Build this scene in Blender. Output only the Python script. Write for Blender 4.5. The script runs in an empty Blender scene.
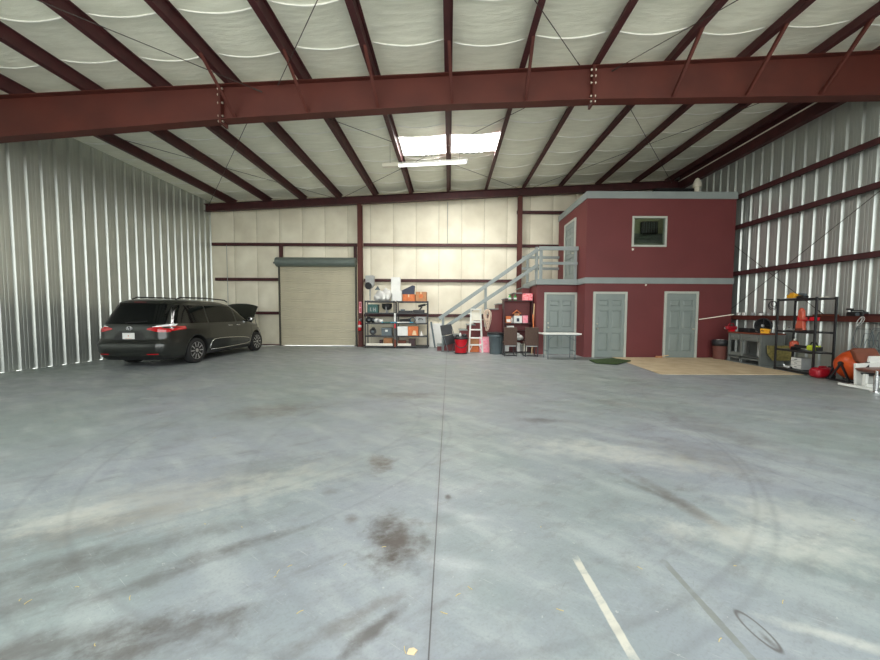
import bpy, bmesh, math, random
from mathutils import Vector, Matrix
random.seed(7)
SC = bpy.context.scene
COL = SC.collection
PI = math.pi

# ------------------------------------------------------------------ camera
FPX, CX, CY, H = 331.0, 449.0, 330.0, 1.38
_p = math.atan(16.3 / FPX); _r = math.radians(0.3)
Fv = Vector((0, math.cos(_p), -math.sin(_p))); Uv = Vector((0, math.sin(_p), math.cos(_p))); Rv = Vector((1, 0, 0))
R2 = Rv * math.cos(_r) + Uv * math.sin(_r); U2 = -Rv * math.sin(_r) + Uv * math.cos(_r)
CAM = Vector((0, 0, H))
def ray(x, y): return Fv + R2 * ((x - CX) / FPX) - U2 * ((y - CY) / FPX)
def P(x, y, d): v = ray(x, y); return CAM + v * (d / v.y)
def FL(x, y, z=0.0): v = ray(x, y); return CAM + v * ((z - H) / v.z)
def PX(x, y, d): return P(x, y, d).x
def PZ(x, y, d): return P(x, y, d).z
cd = bpy.data.cameras.new('camera'); cam = bpy.data.objects.new('camera', cd); COL.objects.link(cam)
cd.sensor_width = 36; cd.lens = FPX / 880 * 36; cd.shift_x = -9 / 880; cd.clip_start = .05; cd.clip_end = 200
M3 = Matrix((R2, U2, -Fv)).transposed(); cam.matrix_world = Matrix.Translation(CAM) @ M3.to_4x4()
SC.camera = cam

# ------------------------------------------------------------------ materials
MATS = {}
def newmat(name):
    m = bpy.data.materials.new(name); m.use_nodes = True; nt = m.node_tree
    return m, nt, nt.nodes['Principled BSDF']
def mat(name, c, rough=.6, metal=0, var=.12, scale=6, bump=0, bscale=40, c2=None, coat=0, stretch=None, spec=None):
    """principled material with noise-driven colour variation"""
    if name in MATS: return MATS[name]
    m, nt, b = newmat(name); N = nt.nodes; L = nt.links
    tc = N.new('ShaderNodeTexCoord'); src = tc.outputs['Object']
    if stretch:
        mp = N.new('ShaderNodeMapping'); mp.inputs['Scale'].default_value = stretch; L.new(src, mp.inputs['Vector']); src = mp.outputs[0]
    n = N.new('ShaderNodeTexNoise'); n.inputs['Scale'].default_value = scale; n.inputs['Detail'].default_value = 5
    L.new(src, n.inputs['Vector'])
    r = N.new('ShaderNodeValToRGB'); L.new(n.outputs['Fac'], r.inputs['Fac'])
    r.color_ramp.elements[0].position = .3; r.color_ramp.elements[1].position = .7
    d = c2 if c2 else tuple(x * (1 - var * 1.5) for x in c)
    r.color_ramp.elements[0].color = (*d, 1); r.color_ramp.elements[1].color = (*[min(1, x * (1 + var * .5)) for x in c], 1)
    L.new(r.outputs['Color'], b.inputs['Base Color'])
    b.inputs['Roughness'].default_value = rough; b.inputs['Metallic'].default_value = metal
    if spec is not None: b.inputs['Specular IOR Level'].default_value = spec
    if coat: b.inputs['Coat Weight'].default_value = coat; b.inputs['Coat Roughness'].default_value = .08
    if bump:
        n2 = N.new('ShaderNodeTexNoise'); n2.inputs['Scale'].default_value = bscale; n2.inputs['Detail'].default_value = 4; L.new(src, n2.inputs['Vector'])
        bp = N.new('ShaderNodeBump'); bp.inputs['Strength'].default_value = bump; bp.inputs['Distance'].default_value = .02
        L.new(n2.outputs['Fac'], bp.inputs['Height']); L.new(bp.outputs['Normal'], b.inputs['Normal'])
    MATS[name] = m; return m
def srgb(r, g, b):
    f = lambda v: (v / 255 / 12.92) if v / 255 < .04045 else ((v / 255 + .055) / 1.055) ** 2.4
    return (f(r), f(g), f(b))
def em(name, c, s):
    m, nt, b = newmat(name); b.inputs['Base Color'].default_value = (*c, 1); b.inputs['Emission Color'].default_value = (*c, 1); b.inputs['Emission Strength'].default_value = s
    n = nt.nodes.new('ShaderNodeTexNoise'); n.inputs['Scale'].default_value = 3; r = nt.nodes.new('ShaderNodeMapRange')
    r.inputs['To Min'].default_value = s * .85; r.inputs['To Max'].default_value = s * 1.15
    nt.links.new(n.outputs['Fac'], r.inputs['Value']); nt.links.new(r.outputs[0], b.inputs['Emission Strength']); return m

steel_red = mat('red_primer_steel', srgb(89, 40, 31), .6, var=.2, scale=1.2, bump=.03, c2=srgb(77, 33, 26))
steel_dark = mat('dark_red_purlin_steel', srgb(76, 35, 37), .6, var=.2, scale=4, c2=srgb(62, 28, 30))
rod_m = mat('bracing_rod_steel', srgb(70, 62, 58), .5, metal=.3, var=.2)
galv = mat('galvalume_sheet', srgb(194, 199, 194), .33, metal=.68, var=.05, scale=1.5)
galv_l = mat('galvalume_liner', srgb(196, 200, 194), .33, metal=.68, var=.05, scale=1.5)
office_red = mat('maroon_wall_paint', srgb(109, 49, 50), .6, var=.08, scale=1, bump=.03, bscale=60, c2=srgb(103, 46, 46))
grey_trim = mat('grey_trim_paint', srgb(142, 150, 148), .55, var=.06, scale=3)
door_grey = mat('grey_door_paint', srgb(134, 144, 140), .5, var=.05, scale=3)
frame_grey = mat('light_grey_door_frame_paint', srgb(184, 188, 178), .5, var=.05, scale=3)
chrome = mat('chrome', (.75, .75, .75), .18, metal=1, var=.05)
brass = mat('satin_knob_metal', (.6, .58, .5), .3, metal=1, var=.05)
black = mat('black_plastic', (.018, .018, .02), .45, var=.3)
blackm = mat('black_powder_coated_steel', (.02, .02, .022), .4, var=.3, scale=20)
rubber = mat('tyre_rubber', (.018, .018, .018), .8, var=.3, scale=30)
white_p = mat('white_plastic', (.78, .78, .74), .45, var=.05)
cream_p = mat('cream_painted_wood', (.80, .76, .64), .5, var=.06)
card = mat('brown_cardboard', srgb(186, 132, 92), .8, var=.12, scale=10, bump=.05)
orange_card = mat('orange_cardboard', srgb(216, 122, 72), .75, var=.15, scale=12)
tape = mat('pale_packing_tape', srgb(226, 200, 160), .35, var=.05)
cloth_w = mat('white_crumpled_fabric', (.72, .71, .68), .85, var=.12, bump=.5, bscale=18)
darkwood = mat('dark_cherry_wood', srgb(62, 22, 24), .4, var=.2, scale=8, stretch=(1, 1, 8))
red_plastic = mat('red_plastic', srgb(205, 16, 34), .35, var=.08)
dred = mat('dark_red_plastic', srgb(160, 16, 34), .4, var=.1)
pink_card = mat('pink_printed_cardboard', srgb(236, 110, 138), .6, var=.3, scale=14, c2=srgb(244, 190, 196))
grey_plastic = mat('dark_grey_plastic', srgb(92, 104, 108), .5, var=.08)
lgrey = mat('light_grey_plastic', srgb(160, 162, 160), .5, var=.08)
brown_fab = mat('brown_woven_upholstery', srgb(98, 78, 68), .9, var=.3, scale=60, c2=srgb(66, 50, 44), bump=.3, bscale=120)
orange_pl = mat('orange_painted_steel', srgb(226, 92, 34), .4, var=.15, scale=5, c2=srgb(190, 70, 26))
brown_pad = mat('brown_vinyl_padding', srgb(122, 66, 46), .4, var=.12, scale=8)
wood = mat('pale_plywood', srgb(214, 184, 140), .6, var=.15, scale=4, stretch=(1, 8, 1))
tan_m = mat('tan_floor_covering', srgb(205, 186, 154), .75, var=.1, scale=3, c2=srgb(186, 164, 130), bump=.1)
teal_p = mat('teal_plastic', srgb(52, 98, 92), .5, var=.15)
blue_p = mat('bright_blue_plastic', srgb(70, 170, 205), .4, var=.1)
navy = mat('navy_panel', srgb(46, 54, 74), .5, var=.12)
yellow = mat('yellow_plastic', srgb(246, 178, 40), .4, var=.1)
lime = mat('lime_plastic', srgb(206, 222, 60), .4, var=.1)
bench_grey = mat('grey_painted_wood', srgb(112, 116, 112), .6, var=.1, scale=5)
copper_p = mat('copper_coloured_paint', srgb(206, 96, 72), .35, var=.1)
osb = mat('olive_yellow_board', srgb(150, 138, 80), .8, var=.3, scale=14)
rope_m = mat('pale_rope', srgb(236, 212, 190), .9, var=.25, scale=60)
green_m = mat('green_artificial_turf', srgb(62, 84, 40), .95, var=.35, scale=60, bump=.6, bscale=150)
glassy = mat('dark_window_glass', (.004, .005, .005), .08, var=.1, spec=.28)
doorcurtain = mat('pale_tan_door_slats', srgb(200, 192, 168), .45, metal=.1, var=.06, scale=2)
hood_m = mat('grey_green_hood_steel', srgb(112, 122, 116), .45, metal=.2, var=.06)
tan_p = mat('brown_board', srgb(120, 62, 44), .6, var=.15)
wht_alu = mat('white_fibreglass', (.82, .82, .76), .4, var=.05)
straw = mat('dry_straw', srgb(214, 190, 120), .8, var=.1)

# ------------------------------------------------------------------ mesh helpers
class MB:
    def __init__(s): s.bm = bmesh.new(); s.mi = 0
    def _tag(s, fs):
        for f in fs: f.material_index = s.mi
    def bx(s, x0, x1, y0, y1, z0, z1, M=None):
        vs = [s.bm.verts.new(v) for v in ((x0,y0,z0),(x1,y0,z0),(x1,y1,z0),(x0,y1,z0),(x0,y0,z1),(x1,y0,z1),(x1,y1,z1),(x0,y1,z1))]
        if M is not None:
            for v in vs: v.co = M @ v.co
        s._tag([s.bm.faces.new([vs[i] for i in q]) for q in ((3,2,1,0),(4,5,6,7),(0,1,5,4),(1,2,6,5),(2,3,7,6),(3,0,4,7))]); return s
    def bar(s, a, b, w, h, up=(0,0,1)):
        """rectangular bar from a to b, w across, h along 'up'"""
        a = Vector(a); b = Vector(b); d = b - a; l = d.length; d.normalize(); u = Vector(up)
        x = d.cross(u)
        if x.length < 1e-4: x = d.cross(Vector((0, 1, 0)))
        x.normalize(); z = x.cross(d)
        M = Matrix.Translation(a) @ Matrix((x, d, z)).transposed().to_4x4()
        return s.bx(-w/2, w/2, 0, l, -h/2, h/2, M)
    def cyl(s, a, b, r, r2=None, n=14, caps=True):
        r2 = r if r2 is None else r2; a = Vector(a); b = Vector(b); d = (b - a).normalized()
        t = Vector((0,0,1)) if abs(d.z) < .9 else Vector((1,0,0)); x = d.cross(t).normalized(); y = d.cross(x)
        A = []; B = []
        for i in range(n):
            k = 2*PI*i/n; v = x*math.cos(k) + y*math.sin(k)
            A.append(s.bm.verts.new(a + v*r)); B.append(s.bm.verts.new(b + v*r2))
        fs = [s.bm.faces.new((A[i], A[(i+1)%n], B[(i+1)%n], B[i])) for i in range(n)]
        if caps:
            if r > 1e-5: fs.append(s.bm.faces.new(A[::-1]))
            if r2 > 1e-5: fs.append(s.bm.faces.new(B))
        s._tag(fs); return s
    def lathe(s, prof, c=(0,0,0), n=24, M=None):
        c = Vector(c); rings = []
        for r, z in prof:
            ring = []
            for i in range(n):
                k = 2*PI*i/n; v = Vector((r*math.cos(k), r*math.sin(k), z))
                if M is not None: v = M @ v
                ring.append(s.bm.verts.new(c + v))
            rings.append(ring)
        fs = []
        for A, B in zip(rings, rings[1:]):
            for i in range(n): fs.append(s.bm.faces.new((A[i], A[(i+1)%n], B[(i+1)%n], B[i])))
        fs.append(s.bm.faces.new(rings[0][::-1])); fs.append(s.bm.faces.new(rings[-1])); s._tag(fs); return s
    def prism(s, pts, fn, a, b):
        """polygon pts (u,v); fn(u,v,t) -> xyz; extruded t = a..b"""
        A = [s.bm.verts.new(fn(u, v, a)) for u, v in pts]; B = [s.bm.verts.new(fn(u, v, b)) for u, v in pts]; n = len(pts)
        fs = [s.bm.faces.new(A[::-1]), s.bm.faces.new(B)] + [s.bm.faces.new((A[i], A[(i+1)%n], B[(i+1)%n], B[i])) for i in range(n)]
        s._tag(fs); return s
    def tube(s, pts, r, n=8, closed=False):
        pts = [Vector(p) for p in pts]; rings = []; m = len(pts); ref = None
        for i, p in enumerate(pts):
            d = (pts[(i+1) % m] - pts[i-1]) if closed else (pts[min(i+1, m-1)] - pts[max(i-1, 0)])
            d.normalize()
            if ref is None: ref = Vector((0,0,1)) if abs(d.z) < .9 else Vector((1,0,0))
            x = d.cross(ref)
            if x.length < 1e-3: x = d.cross(Vector((0,1,0)))
            x.normalize(); y = d.cross(x); ref = -y if False else ref
            rings.append([s.bm.verts.new(p + x*r*math.cos(2*PI*k/n) + y*r*math.sin(2*PI*k/n)) for k in range(n)])
        fs = []
        for i in range(m if closed else m-1):
            A = rings[i]; B = rings[(i+1) % m]
            for k in range(n): fs.append(s.bm.faces.new((A[k], A[(k+1)%n], B[(k+1)%n], B[k])))
        if not closed: fs.append(s.bm.faces.new(rings[0][::-1])); fs.append(s.bm.faces.new(rings[-1]))
        s._tag(fs); return s
    def grid(s, fn, us, vs):
        G = [[s.bm.verts.new(fn(u, v)) for v in vs] for u in us]
        s._tag([s.bm.faces.new((G[i][j], G[i+1][j], G[i+1][j+1], G[i][j+1])) for i in range(len(us)-1) for j in range(len(vs)-1)]); return s
    def ball(s, c, rx, ry, rz, n=16, m=10, fn=None):
        c = Vector(c); rings = []
        for j in range(1, m):
            t = PI*j/m; rings.append([s.bm.verts.new(c + Vector((rx*math.sin(t)*math.cos(2*PI*i/n), ry*math.sin(t)*math.sin(2*PI*i/n), rz*math.cos(t)))) for i in range(n)])
        T = s.bm.verts.new(c + Vector((0,0,rz))); B = s.bm.verts.new(c - Vector((0,0,rz))); fs = []
        for i in range(n):
            fs.append(s.bm.faces.new((T, rings[0][i], rings[0][(i+1)%n]))); fs.append(s.bm.faces.new((B, rings[-1][(i+1)%n], rings[-1][i])))
        for A, Bn in zip(rings, rings[1:]):
            for i in range(n): fs.append(s.bm.faces.new((A[i], Bn[i], Bn[(i+1)%n], A[(i+1)%n])))
        s._tag(fs); return s
    def build(s, name, m, parent=None, bevel=0, smooth=False, seg=2, norm=True):
        if norm: bmesh.ops.recalc_face_normals(s.bm, faces=s.bm.faces)
        me = bpy.data.meshes.new(name); s.bm.to_mesh(me); s.bm.free()
        for x in (m if isinstance(m, (list, tuple)) else [m]): me.materials.append(x)
        if smooth:
            for p in me.polygons: p.use_smooth = True
        o = bpy.data.objects.new(name, me); COL.objects.link(o)
        if parent is not None: o.parent = parent
        if bevel:
            b = o.modifiers.new('b', 'BEVEL'); b.width = bevel; b.segments = seg; b.limit_method = 'ANGLE'; b.angle_limit = math.radians(40)
        return o
def tag(o, label=None, cat=None, group=None, kind=None):
    if label: o['label'] = label
    if cat: o['category'] = cat
    if group: o['group'] = group
    if kind: o['kind'] = kind
    return o
def thing(name, label, cat, loc=(0,0,0), rz=0, group=None, kind=None):
    o = bpy.data.objects.new(name, None); COL.objects.link(o); o.empty_display_size = .1
    o.location = loc; o.rotation_euler = (0, 0, rz); return tag(o, label, cat, group, kind)
def at(o, loc, rz=0, rx=0, ry=0): o.location = loc; o.rotation_euler = (rx, ry, rz); return o
def dup(root, loc=None, rz=None, label=None):
    r = root.copy(); COL.objects.link(r)
    if loc is not None: r.location = loc
    if rz is not None: r.rotation_euler = (0, 0, rz)
    if label: r['label'] = label
    for ch in list(root.children):
        c = ch.copy(); COL.objects.link(c); c.parent = r
        for g in list(ch.children): d = g.copy(); COL.objects.link(d); d.parent = c
    return r
def lin(a, b, n): return [a + (b-a)*i/n for i in range(n+1)]
def interp(t, tab):
    if t <= tab[0][0]: return tab[0][1]
    for (a, x), (b, y) in zip(tab, tab[1:]):
        if t <= b: return x + (y-x)*(t-a)/(b-a)
    return tab[-1][1]
ORD = ['first','second','third','fourth','fifth','sixth','seventh','eighth','ninth','tenth','eleventh','twelfth','thirteenth']

# ------------------------------------------------------------------ dimensions
XL, XR, YB, YF = -10.05, 9.35, 14.15, -.3
SL = .054
def pz(x): return 6.30 + SL*x          # underside of the purlins
def cz(x): return pz(x) + .245          # insulation facing
PK = [(-.02 + 1.524*k) for k in range(-6, 6)] + [8.98]
for _i, _d in enumerate((.24, .19, .13, .08, .06)): PK[_i] += _d
YBM = 7.0

# ------------------------------------------------------------------ floor
def floor_material():
    m, nt, b = newmat('painted_concrete'); N = nt.nodes; L = nt.links
    tc = N.new('ShaderNodeTexCoord'); V = tc.outputs['Object']
    def noise(scale, detail=5, st=(1,1,1), rot=0, rough=.55, dist=0):
        mp = N.new('ShaderNodeMapping'); mp.inputs['Scale'].default_value = st; mp.inputs['Rotation'].default_value = (0,0,rot); 
        # rotate first, then stretch
        mp.vector_type = 'POINT'
        r = N.new('ShaderNodeVectorRotate'); r.rotation_type = 'Z_AXIS'; r.inputs['Angle'].default_value = rot
        L.new(V, r.inputs['Vector']); mp.inputs['Rotation'].default_value = (0,0,0); L.new(r.outputs[0], mp.inputs['Vector'])
        n = N.new('ShaderNodeTexNoise'); n.inputs['Scale'].default_value = scale; n.inputs['Detail'].default_value = detail; n.inputs['Roughness'].default_value = rough
        n.inputs['Distortion'].default_value = dist; L.new(mp.outputs[0], n.inputs['Vector']); return n.outputs['Fac']
    def rng(v, a, c, lo=0., hi=1.):
        r = N.new('ShaderNodeMapRange'); r.inputs['From Min'].default_value = a; r.inputs['From Max'].default_value = c
        r.inputs['To Min'].default_value = lo; r.inputs['To Max'].default_value = hi; r.interpolation_type = 'SMOOTHSTEP'; L.new(v, r.inputs['Value']); return r.outputs[0]
    def math_(op, a, c):
        n = N.new('ShaderNodeMath'); n.operation = op
        for i, x in enumerate((a, c)):
            if x is None: continue
            if isinstance(x, (int, float)): n.inputs[i].default_value = x
            else: L.new(x, n.inputs[i])
        return n.outputs[0]
    def mix(fac, A, B):
        n = N.new('ShaderNodeMix'); n.data_type = 'RGBA'
        if isinstance(fac, (int, float)): n.inputs[0].default_value = fac
        else: L.new(fac, n.inputs[0])
        for i, x in ((6, A), (7, B)):
            if isinstance(x, tuple): n.inputs[i].default_value = (*x, 1)
            else: L.new(x, n.inputs[i])
        return n.outputs[2]
    wob = noise(6, 5, rough=.7)
    base = mix(rng(noise(.45, 5), .35, .65), FLA, FLB)
    base = mix(rng(noise(1.1, 6, (1, 3, 1), .7), .45, .72, 0, .55), base, FLC)      # worn pale sweeps
    base = mix(rng(noise(1.6, 8, (1, 2.6, 1), -.5, .7), .53, .72, 0, .5), base, FLD)   # grime
    base = mix(rng(noise(9, 8, (1, 4, 1), -.6, .75), .5, .8, 0, .35), base, FLD)
    base = mix(rng(noise(14, 6, (1, 9, 1), .5, .7), .58, .8, 0, .35), base, FLE)
    base = mix(rng(noise(3.2, 9, (1, 2.2, 1), -.55, .72), .47, .70, 0, .34), base, FLD)
    base = mix(rng(noise(3.7, 9, (1, 2.5, 1), .35, .72), .5, .72, 0, .36), base, FLC)
    base = mix(rng(noise(5, 4, (1, 26, 1), .55, .6), .64, .72, 0, .4), base, FLE)
    base = mix(rng(noise(4, 4, (1, 30, 1), -.9, .6), .66, .74, 0, .4), base, FLD)
    base = mix(rng(noise(70, 3), .45, .8, 0, .25), base, FLD)
    base = mix(rng(noise(26, 3, (1, 1, 1), 0, .6), .68, .74, 0, .5), base, FLE)
    brk = noise(5, 6, (1, 2, 1), -.3, .7)
    def blob(px, py, rx, ry, ang, col, s, soft=.9, ring=None, rect=False):
        c = FL(px, py)
        r = N.new('ShaderNodeVectorMath'); r.operation = 'SUBTRACT'; L.new(V, r.inputs[0]); r.inputs[1].default_value = (c.x, c.y, 0)
        q = N.new('ShaderNodeVectorRotate'); q.rotation_type = 'Z_AXIS'; q.inputs['Angle'].default_value = -ang; L.new(r.outputs[0], q.inputs['Vector'])
        k = N.new('ShaderNodeVectorMath'); k.operation = 'MULTIPLY'; L.new(q.outputs[0], k.inputs[0]); k.inputs[1].default_value = (1/rx, 1/ry, 0)
        l = N.new('ShaderNodeVectorMath'); l.operation = 'LENGTH'; L.new(k.outputs[0], l.inputs[0])
        lv = l.outputs['Value']
        if rect:
            ab = N.new('ShaderNodeVectorMath'); ab.operation = 'ABSOLUTE'; L.new(k.outputs[0], ab.inputs[0]); sp_ = N.new('ShaderNodeSeparateXYZ'); L.new(ab.outputs[0], sp_.inputs[0])
            lv = math_('MAXIMUM', sp_.outputs['X'], sp_.outputs['Y'])
        d = math_('ADD', lv, math_('MULTIPLY', math_('SUBTRACT', wob, .5), 1.9 if ring is None and not rect else (.8 if rect else 0)))
        if ring: d = math_('ADD', math_('ABSOLUTE', math_('SUBTRACT', d, 1.0), None), 1 - ring); f = rng(d, 1 - ring, 1.0, s, 0)
        else: f = rng(d, 1 - soft, 1.0, s, 0)
        if ring is None: f = math_('MULTIPLY', f, rng(brk, .36, .54, .55, 1))
        nonlocal base; base = mix(f, base, col)
    DK = srgb(84, 76, 70); BR = srgb(96, 84, 74); PALE = srgb(206, 204, 190)
    def wdir(px, py, qx, qy):
        a = FL(px, py); c = FL(qx, qy); return math.atan2(c.y-a.y, c.x-a.x), (c-a).length, (px+qx)/2
    blob(395, 541, .25, .36, .2, DK, 1.0); blob(398, 536, .10, .13, 0, DK, .8); blob(380, 463, .17, .26, .3, BR, .9); blob(353, 519, .075, .09, 0, BR, .6)
    blob(330, 491, .1, .1, 0, BR, .4); blob(404, 395, .9, .35, 0, BR, .45); blob(275, 410, .9, .5, .3, BR, .5); blob(448, 497, .03, .05, 0, DK, .9)
    blob(90, 525, .9, .25, .5, DK, .5); blob(120, 555, .9, .14, .5, DK, .45); blob(160, 577, .4, .09, .6, DK, .5); blob(60, 560, .5, .1, .6, DK, .45)
    blob(150, 640, .55, .14, .35, DK, .75); blob(40, 650, .6, .12, .3, DK, .6); blob(10, 610, .4, .1, .5, DK, .4); blob(372, 632, .05, .3, -.75, DK, .75)
    blob(240, 545, .6, .06, .5, DK, .5); blob(350, 620, .4, .06, .6, BR, .5); blob(230, 482, 1.2, .5, .6, BR, .25)
    blob(670, 497, .1, .75, .25, BR, .5); blob(648, 490, .06, .4, .5, DK, .45); blob(535, 420, .35, .16, -.1, DK, .55); blob(612, 403, .3, .3, 0, BR, .35)
    blob(610, 452, 1.3, .35, -.35, PALE, .45); blob(770, 545, 1.0, .22, -.3, PALE, .45); blob(800, 520, .6, .35, -.3, PALE, .4); blob(700, 455, .5, .8, .6, BR, .3)
    blob(160, 500, 1.3, .5, .3, PALE, .28); blob(60, 520, .6, .2, .4, PALE, .35); blob(290, 480, .8, .3, .6, PALE, .25); blob(845, 640, .4, .05, -.4, PALE, .5); blob(720, 430, .5, 1.2, .1, BR, .25)
    a, l, _ = wdir(738, 612, 781, 652); blob(757, 630, l*.5, .035, a, DK, .75, ring=.22); blob(768, 640, l*.3, .022, a, DK, .7)
    a, l, _ = wdir(575, 556, 635, 659); blob(600, 600, l*.56, .024, a, srgb(204, 199, 182), .95, soft=.3, rect=True)
    a, l, _ = wdir(664, 560, 750, 655); blob(706, 608, l*.6, .020, a, srgb(128, 130, 122), .85, soft=.3, rect=True)
    for (px, py, rx, ry, an, s) in ((430, 420, 3.2, 3.0, 0, .5), (420, 420, 3.38, 3.2, 0, .45), (880, 430, 2.2, 3.2, 0, .45), (872, 430, 2.4, 3.4, 0, .4), (120, 450, 3.4, 2.2, .3, .4), (60, 430, 4.2, 2.6, .2, .35), (700, 430, 5, 3.6, 0, .3)):
        blob(px, py, rx, ry, an, srgb(104, 104, 103), s*.45, ring=.010)
    # saw-cut joint running into the room
    sx = N.new('ShaderNodeSeparateXYZ'); L.new(V, sx.inputs[0])
    j = math_('ABSOLUTE', math_('ADD', sx.outputs['X'], .075), None)
    base = mix(rng(j, .0015, .005, .85, 0), base, srgb(60, 56, 56))
    base = mix(rng(j, .01, .04, .12, 0), base, srgb(110, 100, 96))
    L.new(base, b.inputs['Base Color'])
    L.new(rng(noise(2.2, 6, (1, 2, 1), .4), .3, .7, .34, .62), b.inputs['Roughness'])
    bp = N.new('ShaderNodeBump'); bp.inputs['Strength'].default_value = .12; bp.inputs['Distance'].default_value = .01
    L.new(noise(3, 8, rough=.6), bp.inputs['Height']); L.new(bp.outputs['Normal'], b.inputs['Normal'])
    return m
FLA, FLB, FLC, FLD, FLE = srgb(146, 150, 154), srgb(137, 146, 142), srgb(172, 177, 172), srgb(112, 110, 107), srgb(196, 196, 188)
tag(MB().bx(XL, XR, YF, YB, -.15, 0).build('floor', floor_material()), kind='structure')
apron = mat('outdoor_concrete', srgb(178, 176, 166), .8, var=.1, scale=.6)
tag(MB().bx(-30, 30, -25, YF, -.15, -.01).build('floor_outside', apron), kind='structure')
tag(MB().bx(-30, 30, YB + .0, 34, -.15, -.01).build('floor_behind', apron), kind='structure')

# ------------------------------------------------------------------ side walls (ribbed sheet)
def ribbed(name, X, s, ztop, m):
    """major rib every 305 mm, two minor beads between, recessed away from the room (s = outward sign)"""
    b = MB(); pr = []
    D = .045
    y = YF
    while y < YB + .4:
        pr += [(y, 0), (y+.020, D), (y+.075, D), (y+.105, 0), (y+.160, 0), (y+.166, .003), (y+.182, .003), (y+.188, 0), (y+.230, 0), (y+.236, .003), (y+.252, .003), (y+.258, 0)]
        y += .305
    pr = [(y, d) for y, d in pr if y <= YB + .05]
    b.grid(lambda i, z: (X + s*pr[int(i)][1], pr[int(i)][0], z), range(len(pr)), [0, ztop])
    return tag(b.build(name, m, norm=False), kind='structure')
ribbed('wall_left', XL, -1, cz(XL) + .02, galv_l)
ribbed('wall_right', XR, 1, cz(XR) + .02, galv)
# light-tight outer skins and the front end with its open bay doorway behind the camera
skin = mat('outer_skin_sheet', srgb(150, 152, 146), .6, var=.05)
w = MB(); w.bx(XL-.2, XL-.06, YF, YB+.2, 0, 6.6); tag(w.build('wall_left_outer', skin), kind='structure')
w = MB(); w.bx(XR+.06, XR+.2, YF, YB+.2, 0, 7.4); tag(w.build('wall_right_outer', skin), kind='structure')
w = MB(); w.bx(XL-.2, -8.6, YF-.2, YF, 0, 7.4); w.bx(8.2, XR+.2, YF-.2, YF, 0, 7.4); w.bx(-8.6, 8.2, YF-.2, YF, 6.5, 7.4); tag(w.build('wall_front', skin), kind='structure')

# ------------------------------------------------------------------ back wall: faced insulation between girts
ins = mat('cream_wall_insulation', srgb(242, 236, 216), .7, var=.10, scale=1.2, c2=srgb(226, 218, 196), bump=.12, bscale=5)
DX0, DX1, DZ = -7.04, -3.93, 3.42        # roll-up door opening
seam_m = mat('insulation_seam_line', srgb(190, 182, 158), .8, var=.1)  # seam lines in a darker cream than the insulation
def backwall():
    b = MB(); P0 = .96
    rows = [0, .69, 1.37, 2.05, 2.78, 3.5, 4.22, 5.2, 6.9]
    levels = [0, 1.37, 2.78, 4.22, 7.0]
    def f(x, z):
        u = ((x - XL) / P0) % 1.0
        k = 1 - abs(2*u-1)**6
        i = max(j for j in range(4) if z >= levels[j]) if z < 7 else 3
        v = (z - levels[i]) / (levels[i+1] - levels[i]); kv = 1 - abs(2*v-1)**4
        return (x, YB - .035*k*(.35+.65*kv) - .006*math.sin(x*9+z*3), z)
    def part(x0, x1, z0, z1, slope=False):
        xs = sorted(set([x0, x1] + [round(XL + P0*(i + q), 4) for i in range(0, 22) for q in (0, .012, .04, .12, .3, .5, .7, .88, .96, .988) if x0 < XL + P0*(i+q) < x1]))
        zs = sorted(set([z0, z1] + [z for z in lin(0, 7.0, 40) if z0 < z < z1] ))
        b.grid(lambda x, z: (lambda p: (p[0], p[1], min(z, cz(x) + .03)))(f(x, z)), xs, zs)
    part(XL, DX0, 0, 7.0); part(DX1, XR, 0, 7.0); part(DX0, DX1, DZ, 7.0)
    return tag(b.build('wall_back', ins, smooth=True, norm=False), kind='structure')
backwall()
w = MB()
w.bx(XL-.2, DX0, YB+.08, YB+.2, 0, 7.4); w.bx(DX1, XR+.2, YB+.08, YB+.2, 0, 7.4); w.bx(DX0, DX1, YB+.08, YB+.2, DZ, 7.4)
tag(w.build('wall_back_outer', skin), kind='structure')
# thin seam battens where the insulation rolls meet
b = MB()
for i in range(1, 20):
    x = XL + .96*i
    if DX0 < x < DX1: b.bx(x-.006, x+.006, YB-.008, YB+.004, DZ+.02, cz(x)-.02)
    else: b.bx(x-.006, x+.006, YB-.008, YB+.004, 0, cz(x)-.02)
tag(b.build('trim_insulation_seams', seam_m), kind='structure')
tag(MB().bx(XL, DX0, 13.98, 14.1, 0, .04).bx(DX1, -.6, 13.98, 14.1, 0, .04).build('baseboard_back', steel_dark), kind='structure')

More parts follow.
